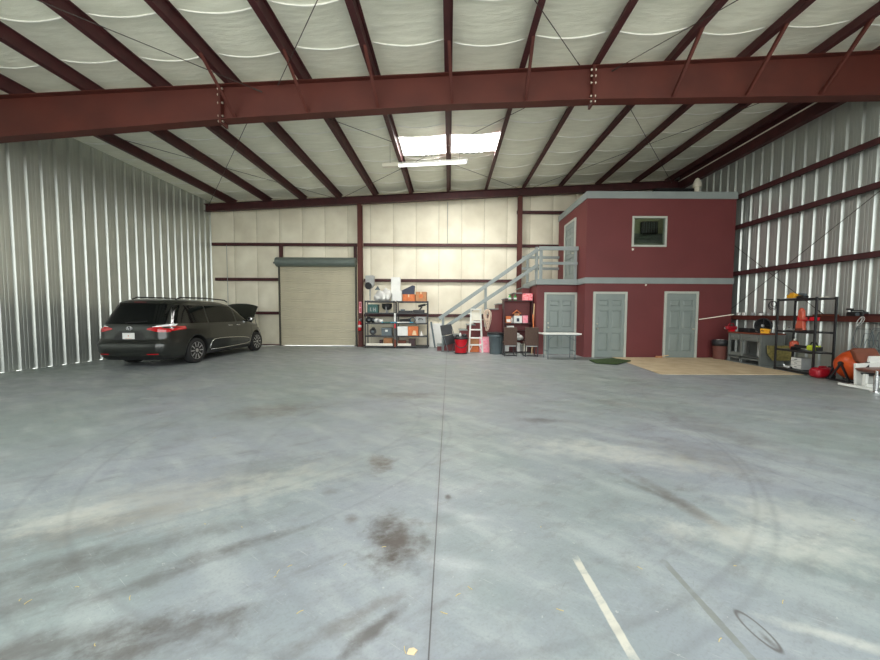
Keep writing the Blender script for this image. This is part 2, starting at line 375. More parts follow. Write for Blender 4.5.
# ------------------------------------------------------------------ ceiling
def ceiling():
    m, nt, bs = newmat('white_faced_roof_insulation'); N = nt.nodes; L = nt.links
    tc = N.new('ShaderNodeTexCoord')
    mp = N.new('ShaderNodeMapping'); mp.inputs['Scale'].default_value = (1, 5, 1); L.new(tc.outputs['Object'], mp.inputs['Vector'])
    n = N.new('ShaderNodeTexNoise'); n.inputs['Scale'].default_value = 2.2; n.inputs['Detail'].default_value = 7; n.inputs['Roughness'].default_value = .6; L.new(mp.outputs[0], n.inputs['Vector'])
    r = N.new('ShaderNodeValToRGB'); r.color_ramp.elements[0].position = .3; r.color_ramp.elements[1].position = .72
    r.color_ramp.elements[0].color = (*srgb(230, 231, 214), 1); r.color_ramp.elements[1].color = (*srgb(246, 247, 232), 1)
    L.new(n.outputs['Fac'], r.inputs['Fac']); L.new(r.outputs[0], bs.inputs['Base Color']); bs.inputs['Roughness'].default_value = .55
    bp = N.new('ShaderNodeBump'); bp.inputs['Strength'].default_value = .5; bp.inputs['Distance'].default_value = .03; L.new(n.outputs['Fac'], bp.inputs['Height']); L.new(bp.outputs[0], bs.inputs['Normal'])
    b = MB(); XS = [XL] + PK + [XR]; S0 = 1.03
    seams = [S0 + .914*i for i in range(0, 15)]
    def z(x, y):
        for a, c in zip(XS, XS[1:]):
            if a <= x <= c + 1e-6:
                u = (x-a)/(c-a); k = max(0, 1-(2*u-1)**2)**1.4; break
        else: k = 0
        t = ((y - S0)/.914) % 1.0
        return cz(x) - k*(.052 + .028*(1-math.sin(PI*t)**.6)) - .012*k*math.sin(y*3.1 + x*1.3)
    xs = sorted(set(round(a + (c-a)*i/10, 5) for a, c in zip(XS, XS[1:]) for i in range(11)))
    ys = sorted(set([YF, YB, 9.80, 10.92] + [round(S0 + .914*i + .914*j/8, 4) for i in range(-2, 16) for j in range(8) if YF < S0 + .914*i + .914*j/8 < YB]))
    G = [[b.bm.verts.new((x, y, z(x, y))) for y in ys] for x in xs]
    for i in range(len(xs)-1):
        for j in range(len(ys)-1):
            xm = (xs[i]+xs[i+1])/2; ym = (ys[j]+ys[j+1])/2
            if PK[5] + .02 < xm < PK[7] - .02 and 9.80 < ym < 10.92: continue
            b.bm.faces.new((G[i][j], G[i][j+1], G[i+1][j+1], G[i+1][j]))
    c = tag(b.build('ceiling', m, smooth=True, norm=False), kind='structure')
    # facing tabs: a narrow raised seam across every bay
    sm = mat('white_facing_tab', (.90, .90, .84), .4, var=.03)
    b = MB(); rnd = random.Random(3)
    for a, e in zip(XS, XS[1:]):
        off = rnd.uniform(-.06, .06)
        for s in seams:
            y0 = s + off
            if (9.7 < y0 < 11.0 and -1.6 < (a+e)/2 < 1.6) or y0 > YB-.05: continue
            q = lin(a+.03, e-.03, 12)
            wv = lambda x: y0 + .035*math.sin(PI*(x-a)/(e-a)) 
            for x0, x1 in zip(q, q[1:]):
                vs = []
                for x in (x0, x1):
                    zz = z(x, wv(x)); yy = wv(x)
                    vs.append([b.bm.verts.new(p) for p in ((x, yy-.014, zz+.01), (x, yy-.002, zz+.008-.028*min(1, (x-a)*(e-x)*4)), (x, yy+.010, zz+.008-.028*min(1, (x-a)*(e-x)*4)), (x, yy+.016, zz+.01))])
                for k in range(3): b.bm.faces.new((vs[0][k], vs[1][k], vs[1][k+1], vs[0][k+1]))
    b.build('facing_tab', sm, c)
    # roof deck above keeps daylight out, open over the skylight
    dk = MB(); y0, y1, x0, x1 = 9.80, 10.92, PK[5]+.02, PK[7]-.02
    def slab(xa, xb, ya, yb): dk.prism([(xa, 0), (xb, 0), (xb, .1), (xa, .1)], lambda u, v, t: (u, t, cz(u)+.06+v), ya, yb)
    slab(XL-.2, XR+.2, YF-.2, y0); slab(XL-.2, XR+.2, y1, YB+.2); slab(XL-.2, x0, y0, y1); slab(x1, XR+.2, y0, y1)
    tag(dk.build('ceiling_deck', skin), kind='structure')
    return z
cl_z = ceiling()
sky_m = em('daylit_translucent_panel', (1, .99, .97), SKY_E if 'SKY_E' in globals() else 5.0)
for k, lab in ((5, 'bright translucent skylight panel left of the centre purlin, above the strip light'), (6, 'bright translucent skylight panel right of the centre purlin')):
    a, c = PK[k]+.02, PK[k+1]-.02
    t = thing('skylight', lab, 'skylight', ((a+c)/2, 10.36, cz((a+c)/2)+.03), group='skylight panels in the roof')
    hw = (c-a)/2
    q = lin(-hw, hw, 36)
    b = MB(); b.grid(lambda x, y: (x, y, SL*x + .012*math.cos(x*2*PI/.19) - .05*(1-(x/hw)**2)), q, [-.56, .56]); b.build('panel', sky_m, t, smooth=True)
    b = MB()
    for s in (-1, 1): b.prism([(-hw, -.04), (hw, -.04+0), (hw, .04), (-hw, .04)], lambda u, v, tt: (u, tt, SL*u + v), s*.565-.012, s*.565+.012)
    for s in (-1, 1): b.bx(s*hw-.012, s*hw+.012, -.577, .577, SL*s*hw-.04, SL*s*hw+.04)
    b.build('edge_frame', white_p, t)

# ------------------------------------------------------------------ purlins
for i, x in enumerate(PK):
    pts = [(.015, 0), (.015, .018), (.011, .018), (.011, .004), (-.001, .004), (-.001, .236), (.06, .236), (.06, .24), (-.005, .24), (-.005, .004), (-.096, .004), (-.096, .02), (-.10, .02), (-.10, 0)]
    b = MB(); b.prism(pts, lambda u, v, t: (u, t, v + SL*u*0), YF, YB-.02)
    o = b.build('roof_purlin', steel_dark); o.location = (x, 0, pz(x) + .002)
    tag(o, 'dark red steel roof purlin, %s one counted from the left wall' % ORD[i], 'purlin', 'roof purlins running into the building')
b = MB(); b.prism([(0,0),(.16,0),(.16,.52),(0,.52)], lambda u, v, t: (u, t, v), YF, 13.5)
b.bx(-.012, 0, YF, 13.5, 0, .03); b.bx(-.012, 0, YF, 13.5, .49, .52)
o = b.build('eave_strut', steel_dark); o.location = (XR - .17, 0, pz(XR) - .40); tag(o, 'deep dark red eave strut along the top of the right wall', 'beam')

o = MB().cyl((0, 7.3, 0), (0, 13.5, 0), .02).build('strut_highlight', cream_p); o.location = (XR-.205, 0, pz(XR)-.1); tag(o, 'thin pale rod added as the highlight along the eave strut above the right wall', 'conduit')  # pale rod added to draw the highlight line beside the strut
# ------------------------------------------------------------------ main frame rafter
BOT = [(-9.9, 4.93), (-4.62, 5.37), (-.2, 5.67), (2.93, 5.80), (8.8, 5.91), (9.3, 5.92)]
t = thing('rafter_beam', 'large tapered dark red steel frame beam crossing the whole building', 'beam', (0, YBM, 0))
xs = sorted(set([x for x, _ in BOT] + lin(-9.9, 9.3, 12)))
b = MB(); 
pts = [(x, interp(x, BOT)) for x in xs] + [(x, pz(x) - .012) for x in reversed(xs)]
b.prism(pts, lambda u, v, tt: (u, tt, v), .095, .105); b.build('web', steel_red, t)
b = MB(); b.prism([(x, interp(x, BOT)-.018) for x in xs] + [(x, interp(x, BOT)) for x in reversed(xs)], lambda u, v, tt: (u, tt, v), -.01, .21); b.build('bottom_flange', steel_red, t)
b = MB(); b.prism([(x, pz(x)-.014) for x in xs] + [(x, pz(x)) for x in reversed(xs)], lambda u, v, tt: (u, tt, v), -.01, .21); b.build('top_flange', steel_red, t)
bolt_m = mat('zinc_bolt', (.55, .5, .42), .4, metal=.8, var=.2)
for x in (-4.72, 2.93):
    z0 = interp(x, BOT) - .1; z1 = pz(x) + .0
    b = MB(); b.bx(x-.022, x-.002, -.02, .22, z0, z1); b.bx(x+.002, x+.022, -.02, .22, z0, z1); sp = b.build('splice_plate', steel_red, t, bevel=.003)
    for zz in (z0+.05, z0+.16, z0+.42, z1-.2, z1-.08):
        for yy in (.02,):
            MB().cyl((x-.05, yy, zz), (x+.05, yy, zz), .013, n=6).cyl((x-.055, yy, zz), (x-.03, yy, zz), .022, n=6).cyl((x+.03, yy, zz), (x+.055, yy, zz), .022, n=6).build('splice_bolt', bolt_m, sp)
for k in (3, 4, 5, 6, 7, 9, 10, 11):
    x = PK[k]; zb = interp(x, BOT) + .03; 
    b = MB(); a = Vector((x+.06, .085, zb)); e = Vector((x-.01, -.80, pz(x)+.02))
    b.bar(a, e, .06, .006); b.bar(a + Vector((-.027, 0, .027)), e + Vector((-.027, 0, .027)), .006, .06); b.build('flange_brace', steel_red, t)

# far frame rafter at the end wall
b = MB(); X0, X1 = XL+.12, XR-.02; xs = lin(X0, X1, 4)
b.prism([(x, pz(x)-.29) for x in xs] + [(x, pz(x)-.002) for x in reversed(xs)], lambda u, v, tt: (u, tt, v), 13.68, 13.70)
for dz in (-.29, -.014): b.prism([(x, pz(x)+dz) for x in xs] + [(x, pz(x)+dz+.012) for x in reversed(xs)], lambda u, v, tt: (u, tt, v), 13.58, 13.78)
o = b.build('end_rafter', steel_dark); tag(o, 'long dark red steel rafter along the top of the end wall', 'beam')

# columns on the end wall
for x, lab in ((-3.72, 'dark red steel column beside the roll-up door'), (2.93, 'dark red steel column rising behind the stair railing')):
    x += .06 if x < 0 else -.06; b = MB(); h = pz(x) - .3
    b.bx(-.085, .085, -.1, -.088, 0, h); b.bx(-.085, .085, .088, .1, 0, h); b.bx(-.004, .004, -.09, .09, 0, h)
    t = thing('steel_column', lab, 'column', (x, 13.72, 0), group='columns on the end wall'); b.build('shaft', steel_red, t)
    MB().bx(-.13, .13, -.14, .14, 0, .015).build('base_plate', steel_red, t)
# girts on the end wall
def girt(x0, x1, z, lab, y=14.0):
    b = MB(); b.prism([(0,-.1),(.008,-.1),(.008,.1),(0,.1)], lambda u, v, t: (t, u, v), 0, x1-x0)
    b.bx(0, x1-x0, 0, .07, .092, .1); b.bx(0, x1-x0, 0, .07, -.1, -.092); b.bx(0, x1-x0, 0, .005, .1, .1)
    o = b.build('wall_girt', steel_dark); o.location = (x0, y, z); o.scale.z = .62; tag(o, lab, 'girt', 'horizontal girts on the end wall'); return o
girt(XL+.1, -3.83, PZ(300, 244.5, 14), 'upper dark red girt above the roll-up door, left of the column')
girt(-3.6, 2.82, PZ(430, 245, 14), 'upper dark red girt on the end wall between the two columns')
girt(3.04, XR-.3, PZ(550, 246, 14), 'short upper girt right of the column, behind the landing rail')
girt(XL+.2, DX0-.15, PZ(250, 279.3, 14), 'middle dark red girt left of the roll-up door')
girt(-3.6, 2.82, PZ(430, 280.6, 14), 'middle dark red girt between the columns, above the black shelves')
girt(XL+.2, DX0-.15, PZ(270, 313, 14), 'lowest dark red girt left of the roll-up door, behind the van')
girt(-3.6, 1.0, PZ(445, 315.5, 14), 'lowest dark red girt behind the black shelves and stair foot')
girt(2.8, 5.2, PZ(540, 212.3, 14), 'short high girt right of the tall column, just under the end rafter')
# girts on the right wall
for z, lab in ((5.12, 'highest dark red girt on the right wall'), (4.17, 'second highest dark red girt on the right wall'), (2.70, 'third dark red girt up the right wall, level with the upper storey band'), (1.30, 'lowest dark red girt on the right wall, used as a ledge')):
    b = MB(); b.bx(0, .008, 0, 11.2, -.06, .06); b.bx(0, .19, 0, 11.2, .054, .06); b.bx(0, .07, 0, 11.2, -.06, -.054); b.bx(0, .01, 0, 11.2, .06, .075)
    for yy in (.5, 3.4, 6.3, 9.2): b.bx(.01, .19, yy, yy+.008, -.05, .05)
    o = b.build('wall_girt', steel_red if z < 2 else steel_dark); o.location = (XR-.2, -.2+ (2.9 if z<9 else 0)*0 + .0, z); tag(o, lab, 'girt', 'horizontal girts on the right wall')
# bracing rods
def rod(a, c, lab, r=.007, grp='bracing rods under the roof'):
    a = Vector(a); c = Vector(c); b = MB(); b.cyl((0,0,0), c-a, r, n=8)
    d = (c-a).normalized()
    for e, s in ((Vector((0,0,0)), 1), (c-a, -1)): b.cyl(e, e + d*s*.16, .014, n=6)
    o = b.build('bracing_rod', rod_m); o.location = a; tag(o, lab, 'bracing rod', grp)
zr = lambda x: pz(x) - .09
rod((-4.0, 7.15, zr(-4.5)), (2.9, 13.55, zr(2.9)), 'thin roof bracing rod passing behind the strip light from left beam splice')
rod((2.95, 7.15, zr(2.9)), (-4.4, 13.55, zr(-4.4)), 'thin roof bracing rod crossing the bay from right beam splice leftwards')
rod((-3.95, 7.15, zr(-4.4)), (-9.7, 13.55, zr(-9.7)), 'thin roof bracing rod running from left beam splice to the far left corner')
rod((-9.5, 7.15, zr(-9.5)), (-4.5, 13.55, zr(-4.5)), 'thin roof bracing rod starting at the left wall, crossing the far left bay')
rod((3.35, 7.15, zr(3)), (8.9, 13.55, zr(8.9)-.02), 'thin roof bracing rod from right beam splice towards the maroon office roof')
rod((8.8, 7.15, zr(8.8)), (3.1, 13.55, zr(3)), 'thin roof bracing rod starting by the right wall, crossing the far right bay')
def through(a, b, k): return tuple(a + (b-a)*k)
rod(tuple(P(262, 92, 7.05)), through(P(262, 92, 7.05), P(37, 0, 5.0), 1.6), 'near roof bracing rod sweeping from left beam splice to upper left')
rod(tuple(P(278, 85, 7.05)), through(P(278, 85, 7.05), P(317.5, 0, 5.05), 2.6), 'near roof bracing rod from left beam splice, heading overhead')
rod(tuple(P(580, 66, 7.05)), through(P(580, 66, 7.05), P(536, 2, 5.15), 2.6), 'near roof bracing rod meeting the top of right beam splice from overhead')
rod(tuple(P(612, 71, 7.05)), through(P(612, 71, 7.05), P(736, 1, 5.1), 2.2), 'near roof bracing rod from right beam splice to upper right')
rod((XR-.1, 5.6, 5.2), (XR-.1, 11.0, 1.5), 'thin bracing rod falling away across the right wall ribs', grp='rods on the right wall')
rod((XR-.08, 8.2, 1.4), (XR-.08, 11.2, 3.9), 'thin bracing rod rising away across the right wall ribs', grp='rods on the right wall')

# ------------------------------------------------------------------ roll-up door
t = thing('door_4', None, None, ((DX0+DX1)/2, 13.9, 0), kind='structure')
hw = (DX1-DX0)/2; b = MB(); n = 44; top = 3.36
pts = []
for i in range(n):
    z0 = .035 + (top-.035)*i/n; dz = (top-.035)/n
    pts += [(0, z0), (-.012, z0+dz*.25), (-.012, z0+dz*.6), (0, z0+dz*.85)]
pts.append((0, top))
b.grid(lambda i, x: (x, pts[int(i)][0], pts[int(i)][1]), range(len(pts)), [-hw-.02, hw+.02]); b.build('curtain', doorcurtain, t)
MB().bx(-hw, hw, -.02, .02, .02, .07).build('bottom_bar', doorcurtain, t)
b = MB(); b.cyl((-hw-.10, -.1, 3.48), (hw+.06, -.1, 3.48), .19, n=28); b.build('hood', hood_m, t, smooth=False)
for s in (-1, 1):
    MB().bx(s*(hw+.04)-.03, s*(hw+.04)+.03, -.06, .05, 0, 3.4).build('guide_rail', mat('dark_guide_rail', srgb(74, 72, 62), .5), t)
    MB().bx(s*(hw-.03)-.03, s*(hw-.03)+.03, .03, .12, 0, 3.5).bx(s*(hw-.0)-.06, s*(hw-.0)+.06, .03, .13, 3.5, 4.22).build('jamb', steel_dark, t)
b = MB(); b.prism([(-.2, 3.5), (.02, 3.3), (.1, 3.3), (.1, 3.62), (-.1, 3.66)], lambda u, v, tt: (tt, u, v), -hw-.15, -hw-.10); b.cyl((-hw-.24, -.08, 3.45), (-hw-.13, -.08, 3.45), .035); b.build('end_bracket', blackm, t)

# conduit and small fittings on the end wall
b = MB(); b.cyl((0,0,0), (0,0,1.75), .011); b.bx(-.05, .05, -.02, .03, -.1, .02); o = b.build('wall_conduit', lgrey, bevel=.002); o.location = (PX(447.5, 243, 14.05), 14.05, 4.28); tag(o, 'thin grey conduit dropping to a junction box in the middle of end wall', 'conduit')
b = MB(); b.cyl((0,0,0), (0,0,2.9), .010); o = b.build('wall_conduit', lgrey); o.location = (PX(227.5, 280, 13.97), 13.97, 1.3); tag(o, 'thin conduit on the end wall behind the van', 'conduit')

# ------------------------------------------------------------------ strip light
c = P(425, 163.7, 9.73)
t = thing('strip_light', 'long white hanging strip light fixture below the skylights', 'ceiling light', c); t.rotation_euler = (0, -.055, 0.0)
tube_m = em('fluorescent_tube', (1, 1, .97), 2.2)
b = MB(); b.prism([(-.06, 0), (.06, 0), (.035, .06), (-.035, .06)], lambda u, v, q: (q, u, v), -1.22, 1.22); b.build('housing', white_p, t, bevel=.003)
for y in (-.035, .035): MB().cyl((-.75, y, -.022), (1.18, y, -.022), .019, n=12).build('tube', tube_m, t, smooth=True)
for x in (-.97,): MB().bx(-1.22, -.76, -.06, .06, -.045, .05).build('end_cover', cream_p, t, bevel=.003)
MB().bx(1.18, 1.22, -.055, .055, -.05, 0).build('lamp_holder', white_p, t)
for x in (-1.0, 1.0): MB().cyl((x, 0, .06), (x+.03, 0, .62), .004, n=6).build('hanging_wire', rod_m, t)

# ------------------------------------------------------------------ office block
OX0, OX1, OY, OYB = 4.35, 9.07, 10.65, 13.35
ZB0, ZB1, ZT0, ZT1 = 2.37, 2.56, 5.04, 5.24
win = (P(632.4, 216.2, OY), P(666.0, 247.0, OY)); wx0, wx1, wz0, wz1 = win[0].x, win[1].x, win[1].z, win[0].z
b = MB(); b.bx(OX0, OX1, OY, OY+.12, 0, wz0); b.bx(OX0, OX1, OY, OY+.12, wz1, ZT1); b.bx(OX0, wx0, OY, OY+.12, wz0, wz1); b.bx(wx1, OX1, OY, OY+.12, wz0, wz1)
tag(b.build('wall_office_front', office_red), kind='structure')
b = MB(); b.bx(OX0, OX0+.12, OY+.12, OYB, 0, ZT1); tag(b.build('wall_office_side', office_red), kind='structure')
b = MB(); b.bx(OX0+.12, OX1, OYB-.1, OYB, 0, ZT1); tag(b.build('wall_office_rear', office_red), kind='structure')
tag(MB().bx(OX0+.12, OX1, OY+.12, OYB-.1, ZT0-.05, ZT0+.05).build('ceiling_office', skin), kind='structure')
tag(MB().bx(OX0+.12, OX1, OY+.12, OYB-.1, ZB0, ZB1).build('floor_office_upper', skin), kind='structure')
b = MB(); b.bx(OX0-.03, OX1+.02, OY-.03, OY, ZT0, ZT1+.02); b.bx(OX0-.03, OX0, OY, OYB, ZT0, ZT1+.02); tag(b.build('trim_1', grey_trim, bevel=.004), kind='structure')
b = MB(); b.bx(OX0-.03, OX1+.02, OY-.03, OY, ZB0, ZB1); b.bx(OX0-.03, OX0, OY, 11.19, ZB0, ZB1); tag(b.build('trim_2', grey_trim, bevel=.004), kind='structure')
# stub wall with the door under the landing
AX0, AY = 2.98, 11.33
b = MB(); b.bx(AX0, OX0, AY, AY+.1, 0, ZB0); b.bx(AX0, AX0+.1, AY+.1, 13.3, 0, ZB0); tag(b.build('wall_alcove', office_red), kind='structure')
# window
t = thing('window_1', None, None, ((wx0+wx1)/2, OY, (wz0+wz1)/2), kind='structure'); ww = (wx1-wx0)/2; wh = (wz1-wz0)/2; f = .06
b = MB(); b.bx(-ww, ww, -.03, .1, wh-f, wh); b.bx(-ww, ww, -.03, .1, -wh, -wh+f); b.bx(-ww, -ww+f, -.03, .1, -wh+f, wh-f); b.bx(ww-f, ww, -.03, .1, -wh+f, wh-f); b.build('window_frame', frame_grey, t, bevel=.004)
gm, nt, bs = newmat('window_pane_glass'); bs.inputs['Transmission Weight'].default_value = 1; bs.inputs['Roughness'].default_value = .02; bs.inputs['IOR'].default_value = 1.3; bs.inputs['Base Color'].default_value = (.62, .72, .62, 1)
_n = nt.nodes.new('ShaderNodeTexNoise'); _n.inputs['Scale'].default_value = 2
_m = nt.nodes.new('ShaderNodeMapRange'); _m.inputs['To Min'].default_value = .01; _m.inputs['To Max'].default_value = .04; nt.links.new(_n.outputs['Fac'], _m.inputs['Value']); nt.links.new(_m.outputs[0], bs.inputs['Roughness'])
MB().bx(-ww+f, ww-f, .03, .036, -wh+f, wh-f).build('pane', gm, t)
roomin = mat('pale_green_room_paint', srgb(170, 170, 140), .7, var=.08)
b = MB(); b.bx(-1.6, 1.6, 1.2, 1.25, -1.6, 1.5); o = b.build('wall_office_inner', roomin); o.location = t.location; tag(o, kind='structure')
lamp = bpy.data.lights.new('office_room_lamp', 'POINT'); lamp.energy = 5; lamp.shadow_soft_size = .15; lamp.color = (1, .95, .8); lo = bpy.data.objects.new('office_room_lamp', lamp); COL.objects.link(lo); lo.location = t.location + Vector((.6, .5, .95))
t2 = thing('wall_cabinet', 'dark barred cabinet seen through the office window', 'cabinet', t.location + Vector((.66, 1.18, .40)))
b = MB(); b.bx(-.28, .28, -.12, 0, -.2, .22); b.build('body', black, t2, bevel=.01)
b = MB(); [b.bx(x-.008, x+.008, -.14, -.12, -.17, .19) for x in lin(-.22, .22, 5)]; b.build('bars', grey_plastic, t2)
b = MB(); b.bx(-.52, .52, -.03, 0, -.62, -.3); b.tube([( -.4+.8*i/12, -.05, -.42-.07*math.sin(PI*i/12)) for i in range(13)], .012); o = b.build('wall_panel', bench_grey); o.location = t.location + Vector((.66, 1.18, .52)); tag(o, 'low grey panel with hanging cable seen through the office window', 'panel')
for (px, py, lab, s) in ((632.5, 249.5, 'small cream bracket on the maroon wall at window corner', .06), (645.5, 285, 'small cream detector on the maroon wall under the grey band', .05)):
    p = P(px, py, OY); b = MB(); b.lathe([(s*.3, 0), (s*.55, .012), (s*.5, .035), (s*.2, .045)], n=16, M=Matrix.Rotation(PI/2, 4, 'X')); b.bx(-s*.3, s*.3, -.01, 0, -s*.6, s*.6); o = b.build('wall_fitting', cream_p, bevel=.002); o.location = (p.x, OY-.002, p.z); tag(o, lab, 'fitting')

def panel_door(name, loc, w, h, rz=0, knob=-1, dead=True):
    """six panel door, local x across, -y towards the viewer"""
    t = thing(name, None, None, loc, rz, kind='structure'); f = .07
    b = MB(); b.bx(-w/2, -w/2+f, -.045, .0, 0, h); b.bx(w/2-f, w/2, -.045, .0, 0, h); b.bx(-w/2+f, w/2-f, -.045, .0, h-f, h); b.build('door_frame', frame_grey, t, bevel=.004)
    iw = w/2-f-.004; ih = h-f-.004; b = MB(); 
    Y1 = -.026
    b.bx(-iw, iw, Y1+.022, .0, .01, ih)
    cols = [(-iw+.10, -.045), (.045, iw-.10)]; rows = [(.20, .80), (.93, 1.52), (1.64, 1.86)]
    # raised stiles and rails around the recessed panels
    xs = [-iw, cols[0][0], cols[0][1], cols[1][0], cols[1][1], iw]; zs = [.01]
    for r in rows: zs += [r[0], r[1]]
    zs.append(ih)
    for i in (0, 2, 4): b.bx(xs[i], xs[i+1], Y1, Y1+.022, .01, ih)
    for c in cols:
        for j in (0, 2, 4, 6): b.bx(c[0], c[1], Y1, Y1+.022, zs[j], zs[j+1])
        for r in rows:
            A = [b.bm.verts.new((x, Y1+.022, z)) for x, z in ((c[0]+.02, r[0]+.02), (c[1]-.02, r[0]+.02), (c[1]-.02, r[1]-.02), (c[0]+.02, r[1]-.02))]
            B = [b.bm.verts.new((x, Y1+.003, z)) for x, z in ((c[0]+.055, r[0]+.055), (c[1]-.055, r[0]+.055), (c[1]-.055, r[1]-.055), (c[0]+.055, r[1]-.055))]
            b.bm.faces.new(B); [b.bm.faces.new((A[i], A[(i+1)%4], B[(i+1)%4], B[i])) for i in range(4)]
    s = b.build('door_leaf', door_grey, t, bevel=.004)
    kx = knob*(iw-.07); b = MB(); b.lathe([(.03, 0), (.03, .008), (.012, .012), (.012, .03), (.028, .04), (.03, .055), (.018, .065)], (kx, Y1+.002, .93), n=18, M=Matrix.Rotation(PI/2, 4, 'X')); b.build('door_knob', brass, s, smooth=True)
    if dead: MB().lathe([(.028, 0), (.028, .012), (.018, .02)], (kx, Y1, 1.08), n=16, M=Matrix.Rotation(PI/2, 4, 'X')).build('deadbolt', brass, s)
    for z in (.25, 1.0, 1.8): MB().cyl((-knob*(iw+.006), Y1-.004, z), (-knob*(iw+.006), Y1-.004, z+.09), .008, n=8).build('hinge', brass, s)
    return t
x0, x1 = PX(592.3, 325, OY), PX(626.0, 325, OY); panel_door('door_1', ((x0+x1)/2, OY-.002, 0), x1-x0, PZ(609, 291.8, OY), knob=-1)
x0, x1 = PX(663.0, 325, OY), PX(696.8, 325, OY); panel_door('door_2', ((x0+x1)/2, OY-.002, 0), x1-x0, PZ(680, 291.5, OY), knob=1, dead=False)
x0, x1 = PX(543.6, 325, AY), PX(576.0, 325, AY); panel_door('door_3', ((x0+x1)/2, AY-.002, 0), x1-x0, PZ(560, 292.5, AY), knob=-1)
panel_door('door_5', (OX0-.002, 12.05, ZB1+.02), 1.08, 2.12, rz=-PI/2, knob=1)

# landing and stairs
t = thing('staircase', 'maroon-sided staircase with grey treads, posts, handrails and upper landing', 'staircase', (0, 0, 0))
SY0, SY1 = 12.25, 13.25; NR = 13; RZ = ZB1/NR; RUN = .283; X00 = AX0 - (NR-1)*RUN - .02
pts = [(X00, 0)]
for i in range(NR-1): pts += [(X00+i*RUN, (i+1)*RZ-.03), (X00+(i+1)*RUN, (i+1)*RZ-.03)]
pts += [(AX0-.02, 0)]
b = MB(); b.prism(pts, lambda u, v, q: (u, q, v), SY0, SY1); b.build('stair_body', office_red, t)
for i in range(NR-1): MB().bx(X00+i*RUN-.03, X00+(i+1)*RUN, SY0-.03, SY1+.02, (i+1)*RZ-.03, (i+1)*RZ).build('tread', grey_trim, t, bevel=.004)
b = MB(); b.bx(AX0-.05, OX0-.002, 11.2, 13.3, ZB0+.01, ZB1); b.build('landing', grey_trim, t, bevel=.004)
def post(x, y, z0, z1, s=.09): MB().bx(x-s/2, x+s/2, y-s/2, y+s/2, z0, z1).build('post', grey_trim, t, bevel=.004)
RYs = 12.2
def pp(px, py, d): v = P(px, py, d); return (v.x, v.y, v.z)
a1, e1 = pp(443, 316, RYs), pp(538, 249.5, RYs); a2, e2 = pp(446, 326.5, RYs), pp(538, 264.8, RYs)
post(a1[0], RYs, 0.0, a1[2]+.0); post(PX(485.6, 290, RYs), RYs, .9+.0, PZ(485.6, 285.5, RYs)); post(PX(536.5, 260, RYs), RYs, ZB0-.2, PZ(536, 247, RYs))
dv = Vector(e1)-Vector(a1); dv.normalize(); yo = Vector((0, -.065, 0))
MB().bar(Vector(a1)-dv*.18+yo, Vector(e1)+yo, .04, .13).build('handrail', grey_trim, t, bevel=.004)
MB().bar(Vector(a2)+yo, Vector(e2)+yo, .04, .125).build('lower_rail', grey_trim, t, bevel=.004)
# far side rail of the flight and landing
post(PX(527.5, 266, 13.2), 13.2, 2.0, 3.72)
for zz in (3.62, 3.18): MB().bar((AX0-.1, 13.22, zz), (OX0, 13.22, zz), .04, .10).build('far_landing_rail', grey_trim, t, bevel=.004)
# front landing rail
LY = 11.25
post(PX(541, 260, LY), LY, ZB0, PZ(541, 246.5, LY)); post(OX0-.11, LY, ZB0, PZ(576, 247, LY))
zt = PZ(560, 248.6, LY); zm = PZ(560, 263.6, LY)
MB().bx(PX(538.5, 248, LY), OX0-.03, LY-.075, LY-.045, zt-.07, zt+.06).build('landing_top_rail', grey_trim, t, bevel=.004)
MB().bx(PX(540, 248, LY), OX0-.05, LY-.07, LY-.045, zm-.045, zm+.045).build('landing_mid_rail', grey_trim, t, bevel=.004)
# left edge rail of landing between the two planes
for zz in (zt,): pass

# roof vent on the office
t = thing('roof_vent', 'short pale round vent pipe standing on the maroon office roof', 'vent', (PX(697, 187, 11.6), 11.6, ZT0+.05))
t.scale.z = 1.7; MB().cyl((0,0,0), (0,0,.50), .075, n=20).build('pipe', cream_p, t, smooth=True); MB().lathe([(.12, .40), (.13, .46), (.06, .56), (.01, .58)], n=20).build('cap', cream_p, t)
b = MB(); b.bx(-.7, .7, -.3, .3, 0, .9); b.bx(-.68, .68, -.32, -.3, .05, .08); b.bx(-.68, .68, -.32, -.3, .8, .83); o = b.build('dark_corner_box', black, bevel=.02); o.location = (8.25, 12.6, ZT0+.051); tag(o, 'dark box added on the maroon office roof to darken the shaded corner', 'dark box')  # black box added to darken the shaded corner above the office

# ------------------------------------------------------------------ floor coverings by the office
q = [FL(612, 358.0), FL(752, 359.2), FL(797, 375.0), FL(661, 374.6)]; q[0].y = q[1].y = 10.6; q[0].x = PX(612, 358, 10.6); q[1].x = 8.45; q[2].x = 8.25
b = MB(); b.prism([(v.x, v.y) for v in q], lambda u, v, z: (u, v, z), .001, .012); tag(b.build('floor_mat', tan_m, bevel=.003), 'large tan sheet laid on the floor before the right office doors', 'mat')
q = [FL(589, 360.8), FL(612, 358.9), FL(631, 361.5), FL(617, 365), FL(596, 363.8)]
b = MB(); b.prism([(v.x, v.y) for v in q], lambda u, v, z: (u, v, z), .013, .035); tag(b.build('door_mat', green_m, bevel=.006), 'small dark green turf mat lying outside the left office door', 'mat')
t = thing('hand_brush', 'small tan brush lying against the wall by the right office door', 'brush', FL(656, 356.9)); t.location.y = 10.5; t.location.z = .012
b = MB(); b.bx(-.2, .0, -.03, .03, .02, .06); b.build('head', card, t, bevel=.01); b = MB(); b.cyl((0, 0, .05), (.2, 0, .08), .015, n=10); b.build('handle', wood, t); b = MB(); b.bx(-.2, 0, -.028, .028, 0, .02); b.build('bristles', card, t)

